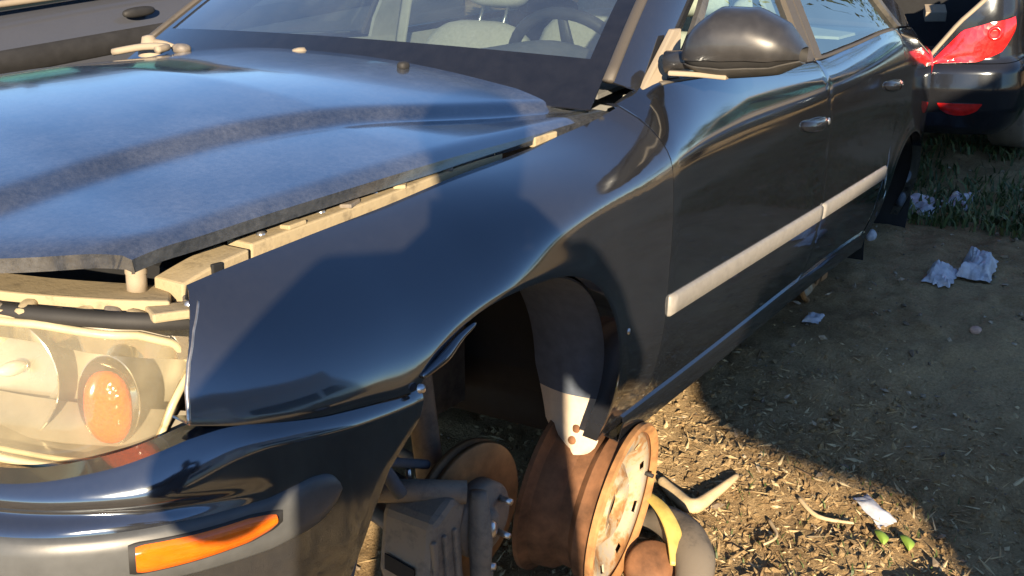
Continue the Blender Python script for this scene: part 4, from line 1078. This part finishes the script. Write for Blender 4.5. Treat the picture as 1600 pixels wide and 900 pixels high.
for sg in (1, -1):
    U = np.linspace(0, .50, 60); Z = np.linspace(.23, .545, 24)
    def surf_(U, Z, off=0.0):
        P = np.zeros((len(U), len(Z), 3)); x, y, _, _ = rear_plan(U); tx_ = np.gradient(x, U); ty_ = np.gradient(y, U); l = np.hypot(tx_, ty_); nx_, ny_ = ty_/l, -tx_/l
        for j, z in enumerate(Z):
            o = bsec(z)+off; P[:, j] = np.stack([x+nx_*o, sg*(y+ny_*o), np.full(len(U), z)], -1)
        return P
    bp_ = grid("rear_bumper", surf_(U, Z), M['black2'], bc, flip=(sg < 0), solid=.004, off=1)
    # red reflector in the bumper
    u0, u1 = u_of_y(.50), u_of_y(.675); UU = np.linspace(u0, u1, 14)
    P = np.zeros((14, 6, 3)); Q = [surf_(UU, [z], .011)[:, 0] for z in (.325, .337, .350, .362, .372, .380)]
    zc3 = .380; P = np.stack(Q, 1); q = np.linspace(0, 1, 14); dip = np.sqrt(np.clip(1-(2*q-1)**2, 0.02, 1))
    P[..., 2] = zc3 + (P[..., 2]-zc3)*dip[:, None]
    grid("bumper_reflector", P, M['red_lens'], bp_, flip=(sg < 0), solid=.004)
    # quarter panel (side + corner up to the boot opening)
    U = np.linspace(u_of_y(.44), 1, 70); Z = np.linspace(.548, .93, 26); P = surf_(U, Z)
    zt_ = np.interp(U, [U[0], u_of_y(.56), u_of_y(.70), u_of_y(.79), 1], [.555, .72, .86, .93, .95])
    for j in range(26): P[:, j, 2] = .548 + (zt_-.548)*(j/25)
    for j in range(26):
        x, y, _, _ = rear_plan(U); tx_ = np.gradient(x, U); ty_ = np.gradient(y, U); l = np.hypot(tx_, ty_); o = bsec(P[:, j, 2])
        P[:, j, 0] = x+ty_/l*o; P[:, j, 1] = sg*(y-tx_/l*o)
    grid("quarter_panel", P, M['black2'], bc, flip=(sg < 0), solid=.004, off=1)
    gut = P[:24, -1] + np.array([.004, -.008*sg, .004])
    tube("boot_gutter", gut, .014, M['trim_dusty'], bc, 8, flat=.7)
    # lamp
    ul = np.linspace(u_of_y(.46), u_of_y(.785), 26); q = np.linspace(0, 1, 26)
    zb_ = np.interp(q, [0, .15, .5, .8, 1], [.548, .548, .556, .60, .68]); zt2 = np.interp(q, [0, .1, .3, .6, 1], [.552, .60, .690, .722, .742])
    L = np.zeros((26, 10, 3)); x, y, _, _ = rear_plan(ul); tx_ = np.gradient(x, ul); ty_ = np.gradient(y, ul); l = np.hypot(tx_, ty_)
    for j, v in enumerate(np.linspace(0, 1, 10)):
        z = zb_+(zt2-zb_)*v; o = bsec(z)+.007+.006*math.sin(math.pi*v); L[:, j] = np.stack([x+ty_/l*o, sg*(y-tx_/l*o), z], -1)
    tl = grid("tail_light", L, M['red_lens'], bc, flip=(sg < 0), solid=.008, off=1)
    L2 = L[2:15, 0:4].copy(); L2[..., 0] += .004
    grid("reversing_lens", L2, M['flare_facets'], tl, flip=(sg < 0), solid=.004, off=1)
    lathe("lamp_ring", [(.012, .0), (.02, .008), (.03, .008), (.034, 0)], L[17, 6]+np.array([.004, 0, 0]), (1, .35*sg, .1), M['red_lens'], tl, 24)
    # flank behind wheel and the arch
    wl = lathe("tyre", [(.18, .09), (.21, .098), (.275, .09), (.295, .07), (.295, -.07), (.275, -.09), (.18, -.09)], (-.86, .72*sg, .29), (0, sg, 0), M['tyre'], bc, 40)
    lathe("rim", [(0, .05), (.06, .06), (.09, .04), (.16, .05), (.18, .08)], (-.86, .72*sg, .29), (0, sg, 0), M['steel'], wl, 32)
    th_ = np.linspace(0, math.pi, 24)
    tube("arch_lip", np.stack([-.86+.34*np.cos(th_), np.full(24, (HW+.006)*sg), .29+.31*np.sin(th_)], -1), .012, M['trim_dusty'], bc, 8)
    xs = np.linspace(-.46, -4.2, 40)
    zb_ = np.where(np.abs(xs+.86) < .33, .29+.30*np.sqrt(np.clip(1-((xs+.86)/.33)**2, 0, 1)), .25)
    P = np.stack([np.stack([xs, sg*np.full(40, HW+.004-k_), zb_+(.90-zb_)*v], -1) for v, k_ in ((0, .0), (.3, -.012), (.6, -.008), (.85, .02), (1, .06))], 1)
    grid("body_side", P, M['black2'], bc, flip=(sg > 0), solid=.004)
# boot cavity, seats beyond, lid and cabin
cav = np.array([[(-.05, -.60, .54), (-.05, .60, .54)], [(-.05, -.55, .36), (-.05, .55, .36)], [(-.95, -.50, .36), (-.95, .50, .36)], [(-1.0, -.52, .85), (-1.0, .52, .85)]])
bt = grid("boot_floor", cav, M['dark'], bc, solid=.01)
for sg in (1, -1):
    prism("boot_wall", [(-.06, .62*sg, .38), (-.06, .60*sg, .56), (-.25, .66*sg, .84), (-.55, .67*sg, .90), (-1.0, .66*sg, .90), (-1.0, .60*sg, .38)], (0, -.01*sg, 0), M['dark'], bt)
    tube("lid_hinge", [(-.98, .58*sg, .86), (-.85, .58*sg, 1.02), (-.95, .57*sg, 1.12)], .012, M['dark'], bc, 8, smooth_n=4)
grid("boot_lid", np.array([[(-.95 + .42*v, u*(.62-.05*v), 1.02+.80*v + .03*math.sin(v*3)) for u in np.linspace(-1, 1, 9)] for v in np.linspace(0, 1, 8)]), M['black2'], bc, solid=.03)
for y in (-.25, .2, .42):
    ellipsoid("boot_clutter", (-.45, y, .45), (.22, .13, .09), M['dark'], bt, rot=(0, 0, y*3), p=2.6)
box("clutter_box", (-.75, .30, .66), (.12, .10, .05), M['trim_dusty'], bt, rot=(0, .2, .3))
loft_body("cabin", [(-3.6, 0, .62, .85, .95), (-2.9, 0, .66, .85, 1.36), (-2.0, 0, .62, .85, 1.45), (-1.4, 0, .60, .85, 1.36), (-.98, 0, .62, .85, .96)], M['frit'], bc, 4.5)
loft_body("front_body", [(-4.55, 0, .66, .36, .72), (-4.2, 0, .78, .28, .82), (-3.5, 0, .80, .26, .93), (-2.4, 0, .80, .26, .95), (-1.05, 0, .79, .3, .94)], M['black2'], bc, 5)

# unseen cream camper, added to shade the yard; also mirrored in the doors
vn = empty("shade_camper", (0, 0, 0))
tag(vn, "unseen cream camper with over-cab bunk, added to shade the yard", "shade_camper")
prof = [(-1.4, .5), (3.3, .5), (3.3, 1.80), (3.72, 2.0), (3.95, 2.12), (4.03, 2.20), (4.0, 2.28), (3.88, 2.48), (3.8, 2.53), (-1.4, 2.53)]  # outline shaped to put the shadow's edge on the dirt
cb = prism("house_body", [(x, 4.4, z) for x, z in prof], (0, 2.0, 0), M['beige_paint'], vn, bevel=.015)
for k_ in range(11):
    z = .62+.16*k_
    if not (1.2 < z < 1.75): strip("siding_rib", [(-1.38, 4.394, z), (3.28, 4.394, z)], .014, .02, M['beige_paint'], cb, bevel=.002)
cab = prism("cab", [(x, 4.56, z) for x, z in ((3.28, .48), (4.85, .48), (4.9, .8), (4.72, 1.04), (4.0, 1.14), (3.46, 1.74), (3.28, 1.74))], (0, 1.68, 0), M['beige_paint'], vn, bevel=.05)
prism("windshield", [(3.985, 4.68, 1.20), (3.985, 6.12, 1.20), (3.525, 6.06, 1.70), (3.525, 4.74, 1.70)], (.03, 0, .03), M['frit'], cab)
prism("cab_window", [(3.85, 4.55, 1.16), (3.50, 4.55, 1.62), (3.33, 4.55, 1.62), (3.33, 4.55, 1.16)], (0, .02, 0), M['frit'], cab)
for y in (4.74, 6.06):
    ellipsoid("headlight", (4.86, y, .78), (.06, .14, .09), M['white_lens'], cab, p=3); ellipsoid("indicator", (4.82, y+(.15 if y > 5 else -.15), .78), (.06, .05, .07), M['orange_lens'], cab, p=3)
gr_ = box("grille", (4.90, 5.4, .76), (.05, .9, .16), M['trim'], cab); box("front_bumper", (4.92, 5.4, .52), (.14, 1.7, .16), M['trim_dusty'], cab, bevel=.04)
for xa, xb, za, zb in ((-1.25, -.85, 1.25, 1.72), (-.7, .6, 1.25, 1.72), (2.1, 3.0, 1.25, 1.72), (3.0, 3.65, 2.14, 2.38)):
    wv = prism("house_window", [(xa, 4.385, za), (xb, 4.385, za), (xb, 4.385, zb), (xa, 4.385, zb)], (0, .02, 0), M['frit'], vn, bevel=.008)
    tube("window_frame", [(xa, 4.383, za), (xb, 4.383, za), (xb, 4.383, zb), (xa, 4.383, zb), (xa, 4.383, za)], .014, M['steel'], wv, 6)
dr_ = prism("house_door", [(1.0, 4.388, .55), (1.65, 4.388, .55), (1.65, 4.388, 2.05), (1.0, 4.388, 2.05)], (0, .012, 0), M['white_lens'], vn, bevel=.004)
box("door_latch", (1.1, 4.375, 1.2), (.05, .03, .10), M['steel'], dr_)
for sg in (1, -1):
    for wx in (-.5, 4.25): car_wheel(vn, (wx, 5.4+sg*.78, .33), .33, .2, sg)

# ------------------------------------------------------------------ the photographer
def person():
    fx, fy = _f.x, _f.y; l = math.hypot(fx, fy); F2 = np.array([fx/l, fy/l, 0]); R2 = np.array([-F2[1]*-1, -F2[0], 0]); R2 = np.array([F2[1], -F2[0], 0])
    base = np.array([1.252, 1.664, 0]) - F2*.44 + R2*.03
    def W(f, r, z): return base + F2*f + R2*r + np.array([0, 0, z*1.06 if z > .6 else z])
    J = {'pel': (W(0, -.07, .95), .21, .19), 'wst': (W(0, -.065, 1.10), .22, .20), 'chs': (W(.0, -.05, 1.27), .215, .19), 'neck0': (W(.0, 0, 1.46), .085, .075), 'neck': (W(.02, 0, 1.53), .058, .058),
         'jaw': (W(.045, 0, 1.585), .070, .080), 'head': (W(.03, 0, 1.67), .082, .098), 'crown': (W(.015, 0, 1.745), .062, .075)}
    E_ = [('pel', 'wst'), ('wst', 'chs'), ('chs', 'neck0'), ('neck0', 'neck'), ('neck', 'jaw'), ('jaw', 'head'), ('head', 'crown')]
    for s, nm in ((-1, 'l'), (1, 'r')):
        J['sh'+nm] = (W(0, .185*s-.03, 1.425), .085, .085); J['el'+nm] = (W(.10, .31*s-.06, 1.16), .085, .085); J['wr'+nm] = (W(.40, .105*s, 1.355), .034, .030); J['hd'+nm] = (W(.43, .085*s, 1.382), .040, .028)
        E_ += [('chs', 'sh'+nm), ('sh'+nm, 'el'+nm), ('el'+nm, 'wr'+nm), ('wr'+nm, 'hd'+nm)]
        J['hp'+nm] = (W(0, .12*s-.06, .86), .13, .13); J['kn'+nm] = (W(.02, .15*s-.05, .49), .085, .085); J['an'+nm] = (W(-.02, .14*s, .09), .045, .045); J['ft'+nm] = (W(.15, .16*s, .045), .045, .035)
        E_ += [('pel', 'hp'+nm), ('hp'+nm, 'kn'+nm), ('kn'+nm, 'an'+nm), ('an'+nm, 'ft'+nm)]
        for k_ in range(4):
            a = 'f%d%s' % (k_, nm); b2 = a+'t'
            J[a] = (W(.445, (.062+.004*k_)*s, 1.412-.020*k_), .010, .010); J[b2] = (W(.452, (.040+.006*(k_ % 2))*s, 1.417-.020*k_), .008, .008); E_ += [('hd'+nm, a), (a, b2)]
        J['th'+nm] = (W(.405, .065*s, 1.40), .011, .011); J['tt'+nm] = (W(.41, .045*s, 1.415), .009, .009); E_ += [('hd'+nm, 'th'+nm), ('th'+nm, 'tt'+nm)]
    keys = list(J); me = bpy.data.meshes.new("person"); me.from_pydata([tuple(J[k][0]) for k in keys], [(keys.index(a), keys.index(b)) for a, b in E_], [])
    o = bpy.data.objects.new("person", me); COL.objects.link(o); me.materials.append(M['person_cloth'])
    sk = o.modifiers.new("skin", 'SKIN'); sk.use_smooth_shade = True
    for i, k in enumerate(keys): me.skin_vertices[0].data[i].radius = J[k][1:]; me.skin_vertices[0].data[i].use_root = (k == 'pel')
    sb = o.modifiers.new("sub", 'SUBSURF'); sb.levels = 1; sb.render_levels = 2
    tag(o, "person in dark clothes holding a phone, showing as reflection and shadow on the fender", "person")
    hr = ellipsoid("hair", W(.005, 0, 1.70), (.10, .10, .095), M['rubber'], o)
    ph = bm = None
    c = np.array(cam.location) - np.array(_f)*.016 + np.array(_r)*.01
    bm = bmesh.new(); bmesh.ops.create_cube(bm, size=1); bmesh.ops.scale(bm, vec=(.155, .073, .009), verts=bm.verts)
    bmesh.ops.transform(bm, matrix=Matrix((_r, _u, -_f)).transposed().to_4x4(), verts=bm.verts); bmesh.ops.translate(bm, vec=c, verts=bm.verts)
    p = bm_obj("smartphone", bm, M['frit'], None, bevel=.003); tag(p, "dark smartphone held up by the photographer, seen only in reflection", "phone")
person()

# ------------------------------------------------------------------ old tyre, brake parts and litter near the wheel
def on_ground(x, y): return float(gz(x, y))
tr = tube("tyre_piece", [(-.62, .77, .0), (-.60, .835, .03), (-.555, .905, .04), (-.49, .96, .035), (-.40, .99, .0)], [.032, .042, .048, .045, .035], M['tyre'], None, 14, smooth_n=6, flat=.75)
tag(tr, "curved dusty grey piece of old tyre behind the bare steel wheel", "tyre piece")
bp2 = lathe("brake_drum_cover", [(0, .018), (.028, .02), (.04, .012), (.060, .010), (.066, .0), (.066, -.03), (.06, -.032)], (-.45, .885, .012), (.35, .4, .84), M['rim_rust'], None, 40)
bp2.name = "rusty_drum"; tag(bp2, "small rust-brown drum lying at the foot of the bare wheel", "brake drum")
pts = [(-.58, .79, .105), (-.55, .85, .10), (-.51, .90, .075), (-.46, .93, .03)]
sp = tube("plastic_strip", pts, [.012, .018, .020, .014], plain("yellowed plastic", (.48, .36, .10), .5), None, 10, smooth_n=5, flat=.25)
tag(sp, "yellowed plastic strip leaning on the old tyre beside the wheel", "plastic strip")

def z3(x, y, h=0): return (x, y, on_ground(x, y)+h)
br = tube("dry_branch", [z3(-.80, .735, .012), z3(-.765, .79, .014), z3(-.737, .85, .014), z3(-.80, .875, .02), z3(-.90, .90, .018)], [.011, .018, .020, .014, .007], M['branch'], None, 10, smooth_n=6)
tag(br, "bent pale dry branch lying on the sunlit dirt by the wheel", "branch")
for i, (pts, r, lab) in enumerate((
    ([(-.90, 1.06), (-.86, 1.12), (-.88, 1.20)], .006, "thin curled twig near the green leaves on the sunlit dirt"),
    ([(-.80, 1.02), (-.74, 1.06), (-.68, 1.05)], .005, "short thin twig lying below the bent branch"),
    ([(-.72, 1.32), (-.70, 1.40), (-.75, 1.45)], .006, "orange-brown twig at the edge of the shadow"))):
    t = tube("twig", [z3(x, y, .008+.006*k) for k, (x, y) in enumerate(pts)], [r, r*.9, r*.5], M['branch'], None, 8, smooth_n=5); tag(t, lab, "twig", "twigs on the dirt")
def crumple(name, x, y, sx, sy, h, mat, label, cat, seed, rot=0, n=26):
    r2 = np.random.default_rng(seed); U, V = np.meshgrid(np.linspace(-1, 1, n), np.linspace(-1, 1, n), indexing='ij')
    m_ = np.maximum(np.abs(U), np.abs(V)); rr = 1 - .35*np.abs(vnoise(U*3+seed, V*3, seed))
    X = U*sx*rr; Y = V*sy*rr; c, s_ = math.cos(rot), math.sin(rot); XX = x+X*c-Y*s_; YY = y+X*s_+Y*c
    ridge = .9*(vnoise(U*1.3+3, V*1.3, seed+1)+.5) + .35*np.abs(vnoise(U*4, V*4, seed+2)) + .12*np.abs(vnoise(U*11, V*11, seed+3))
    Z = gz(XX, YY) + .006 + h*ridge*(1-m_**3*.9)
    o = grid(name, np.stack([XX, YY, Z], -1), mat, None, solid=.0015, smooth=True); tag(o, label, cat); return o
crumple("plastic_bag", -3.28, .80, .15, .10, .07, M['white_plastic'], "crumpled white plastic bag against the sedan's rear corner", "plastic bag", 11)
crumple("plastic_bag", -3.42, .95, .10, .05, .04, M['white_plastic'], "thin scrap of white plastic film beside the bag near the rear bumper", "plastic scrap", 15)
crumple("plastic_bag", -2.45, 1.07, .10, .05, .05, M['white_plastic'], "small torn white bag in the shaded yard, nearer of two", "plastic bag", 21)
crumple("plastic_bag", -2.58, 1.17, .11, .06, .09, M['white_plastic'], "upright crumpled white bag in the shaded yard, farther of two", "plastic bag", 27)
crumple("paper_scrap", -1.86, .79, .04, .03, .02, M['white_plastic'], "tiny pale scrap on shaded ground below the rear door", "scrap", 31, n=12)
def rock(name, x, y, s, mat, label, cat, seed):
    o = ellipsoid(name, (0, 0, 0), s, mat, None, su=16, sv=10); r2 = np.random.default_rng(seed)
    for v in o.data.vertices:
        k = 1 + .28*float(vnoise(np.array(v.co.x/s[0]*1.6+seed), np.array(v.co.y/s[1]*1.6+v.co.z/s[2]*1.3), seed)); v.co *= k
    o.location = (x, y, on_ground(x, y)+s[2]*.4); tag(o, label, cat); return o
crumple("plastic_scrap", -.965, 1.225, .060, .026, .014, M['white_plastic'], "flat whitish plastic scrap on the shadow edge beside green leaves", "plastic scrap", 35, rot=.9, n=16)
rock("pink_stone", -2.03, 1.262, (.018, .018, .014), plain("pinkish stone", (.55, .36, .28), .8), "small pinkish stone alone in the shaded yard", "stone", 4)
rock("white_stone", -2.72, .75, (.03, .02, .025), M['white_plastic'], "white lump by the end of the sedan's sill", "stone", 5)
for x, y, lab in ((-.86, 1.27, "bright green leaf, left of the pair on the sunlit dirt"), (-.872, 1.325, "bright green leaf, right of the pair on the sunlit dirt")):
    P = np.zeros((8, 5, 3))
    for i, u in enumerate(np.linspace(0, 1, 8)):
        for j, v in enumerate(np.linspace(-1, 1, 5)):
            w = .018*math.sin(math.pi*min(1, u*.9+.08)); P[i, j] = (x+(u-.5)*.05+v*w*.3, y+v*w+(u-.5)*.02, on_ground(x, y)+.014+.012*math.sin(u*3)-.006*v*v)
    o = grid("leaf", P, M['greenleaf'], None, solid=.001); tag(o, lab, "leaf", "fresh leaves on the dirt")

# ------------------------------------------------------------------ stuff: chips, stones, weeds, trees
def scatter(name, n, area, smin, smax, mat, flat, label, cat, elong=1.0, seed=1, dens=None):
    r2 = np.random.default_rng(seed); V = []; F = []; k = 0
    base = np.array([(1, 0, 0), (0, 1, 0), (-1, 0, 0), (0, -1, 0), (0, 0, 1), (0, 0, -1)], float)
    fc = [(0, 1, 4), (1, 2, 4), (2, 3, 4), (3, 0, 4), (1, 0, 5), (2, 1, 5), (3, 2, 5), (0, 3, 5)]
    while k < n:
        x = r2.uniform(area[0], area[1]); y = r2.uniform(area[2], area[3])
        if dens is not None and r2.random() > dens(x, y): continue
        s = smin*(smax/smin)**(r2.random()**2.2)
        b = base*np.array([s*elong*r2.uniform(.6, 1.5), s*r2.uniform(.5, 1.0), s*flat*r2.uniform(.5, 1.2)])*(1+.3*r2.standard_normal((6, 3))*.6)
        M3 = np.array(Euler((r2.normal(0, .35), r2.normal(0, .35), r2.uniform(0, 6.28))).to_matrix())
        b = b @ M3.T + np.array([x, y, float(gz(x, y))+s*flat*.5]); o = len(V); V.extend(b); F.extend([tuple(i+o for i in f) for f in fc]); k += 1
    ob = mk(name, V, F, mat, None, smooth=False); tag(ob, label, cat, kind="stuff"); return ob
def d1(x, y): return math.exp(-((x+.85)/.55)**2-((y-.95)/.6)**2) + .012
scatter("wood_chips", 9000, (-1.9, .25, .1, 1.75), .0012, .0085, M['chips'], .4, "straw and wood chips strewn on the dirt by the wheel", "wood chips", 1.9, 5, d1)
scatter("gravel", 1700, (-4.2, .3, .1, 2.1), .003, .016, M['stones'], .6, "small stones scattered over the dirt yard", "gravel", 1.1, 6)
scatter("dirt_clods", 4200, (-1.6, .2, .2, 1.9), .002, .015, M['ground'], .7, "clods of dry dirt around the wheel", "dirt", 1.0, 8, d1)
scatter("straw", 1800, (-1.7, .2, .2, 1.7), .002, .006, M['chips'], .4, "pale straw strands on the dirt by the wheel", "straw", 7.0, 15, d1)
def weeds(name, n, area, h, label, seed, dens=None):
    r2 = np.random.default_rng(seed); V = []; F = []; k = 0
    while k < n:
        x = r2.uniform(area[0], area[1]); y = r2.uniform(area[2], area[3])
        if dens is not None and r2.random() > dens(x, y): continue
        a = r2.uniform(0, 6.28); hh = h*r2.uniform(.3, 1.2); w = hh*r2.uniform(.06, .2); ln = hh*r2.uniform(.2, .9); z = float(gz(x, y))
        dx, dy = math.cos(a), math.sin(a); o = len(V)
        for t in (0, .55, 1):
            ww = w*(1-t*.9)*(1 if t else .6); cx, cy, cz = x+dx*ln*t*t, y+dy*ln*t*t, z+hh*(t-.25*t*t)
            V.append((cx-dy*ww, cy+dx*ww, cz)); V.append((cx+dy*ww, cy-dx*ww, cz))
        F += [(o, o+1, o+3, o+2), (o+2, o+3, o+5, o+4)]; k += 1
    ob = mk(name, V, F, M['grass'], None, smooth=False); tag(ob, label, "weeds", kind="stuff"); return ob
def dw(x, y): return float(vnoise(np.array(x*2.2), np.array(y*2.2), 9)+.5)**1.5
weeds("weeds", 9000, (-5.4, -3.0, .62, 2.2), .07, "low green weeds growing behind the cars", 3, dw)
weeds("weeds", 260, (-1.1, -.6, .9, 1.45), .025, "sprigs of green in the sunlit dirt", 4)
weeds("far_grass", 9000, (-30, -9, -25, 30), .25, "rough grass beyond the parked cars", 12)

def tree(x, y, h, r, label, seed):
    r2 = np.random.default_rng(seed); t = empty("tree", (x, y, 0)); tag(t, label, "tree", "trees at the back of the yard")
    tk_ = tube("trunk", [(0, 0, 0), (.1, .05, h*.3), (-.05, .1, h*.6), (.05, 0, h*.9)], [.22, .17, .10, .03], M['bark'], t, 10, smooth_n=4)
    cl = []
    for k in range(7):
        a = r2.uniform(0, 6.28); z0 = h*r2.uniform(.3, .6); e = (math.cos(a)*r*.7, math.sin(a)*r*.7, z0+h*r2.uniform(.1, .3)); cl.append(e)
        tube("limb", [(0, .05, z0), tuple(np.array([0, .05, z0])*.5+np.array(e)*.5+np.array([0, 0, .2])), e], [.07, .05, .02], M['bark'], tk_, 6, smooth_n=3)
    V = []; F = []
    for k in range(60):
        c = np.array([r2.normal(0, r*.5), r2.normal(0, r*.5), h*.62+r2.normal(0, h*.17)]); rr = r*r2.uniform(.18, .36)
        for q in range(75):
            d = r2.standard_normal(3); d /= np.linalg.norm(d); p = c+d*rr*r2.random()**.4; s = r2.uniform(.06, .15)
            u = r2.standard_normal(3); u /= np.linalg.norm(u); v = np.cross(u, d); o = len(V)
            V += [p-u*s, p+v*s*.5, p+u*s, p-v*s*.5]; F.append((o, o+1, o+2, o+3))
    mk("crown", V, F, M['leaf'], t, smooth=False)
for i, (x, y, h, r, lab) in enumerate(((-46, 20, 6.5, 2.6, "bushy tree far off, mirrored low in the sedan's rear door"), (-52, 27, 8, 3.2, "taller far tree mirrored beside the bushy one"), (-30, 2, 8, 3.4, "broad tree standing far behind the black cars"), (-40, 36, 6, 2.4, "small tree far out beyond the added camper"))):
    tree(x, y, h, r, lab, 40+i)
for i, (x, y, h, r, lab) in enumerate(((-7.5, -2.6, 1.9, 1.1, "leafy bush behind the sedan, seen through its rear windows"), (-9.0, -4.6, 2.3, 1.3, "taller leafy bush farther behind the sedan"))):
    tree(x, y, h, r, lab, 60+i)
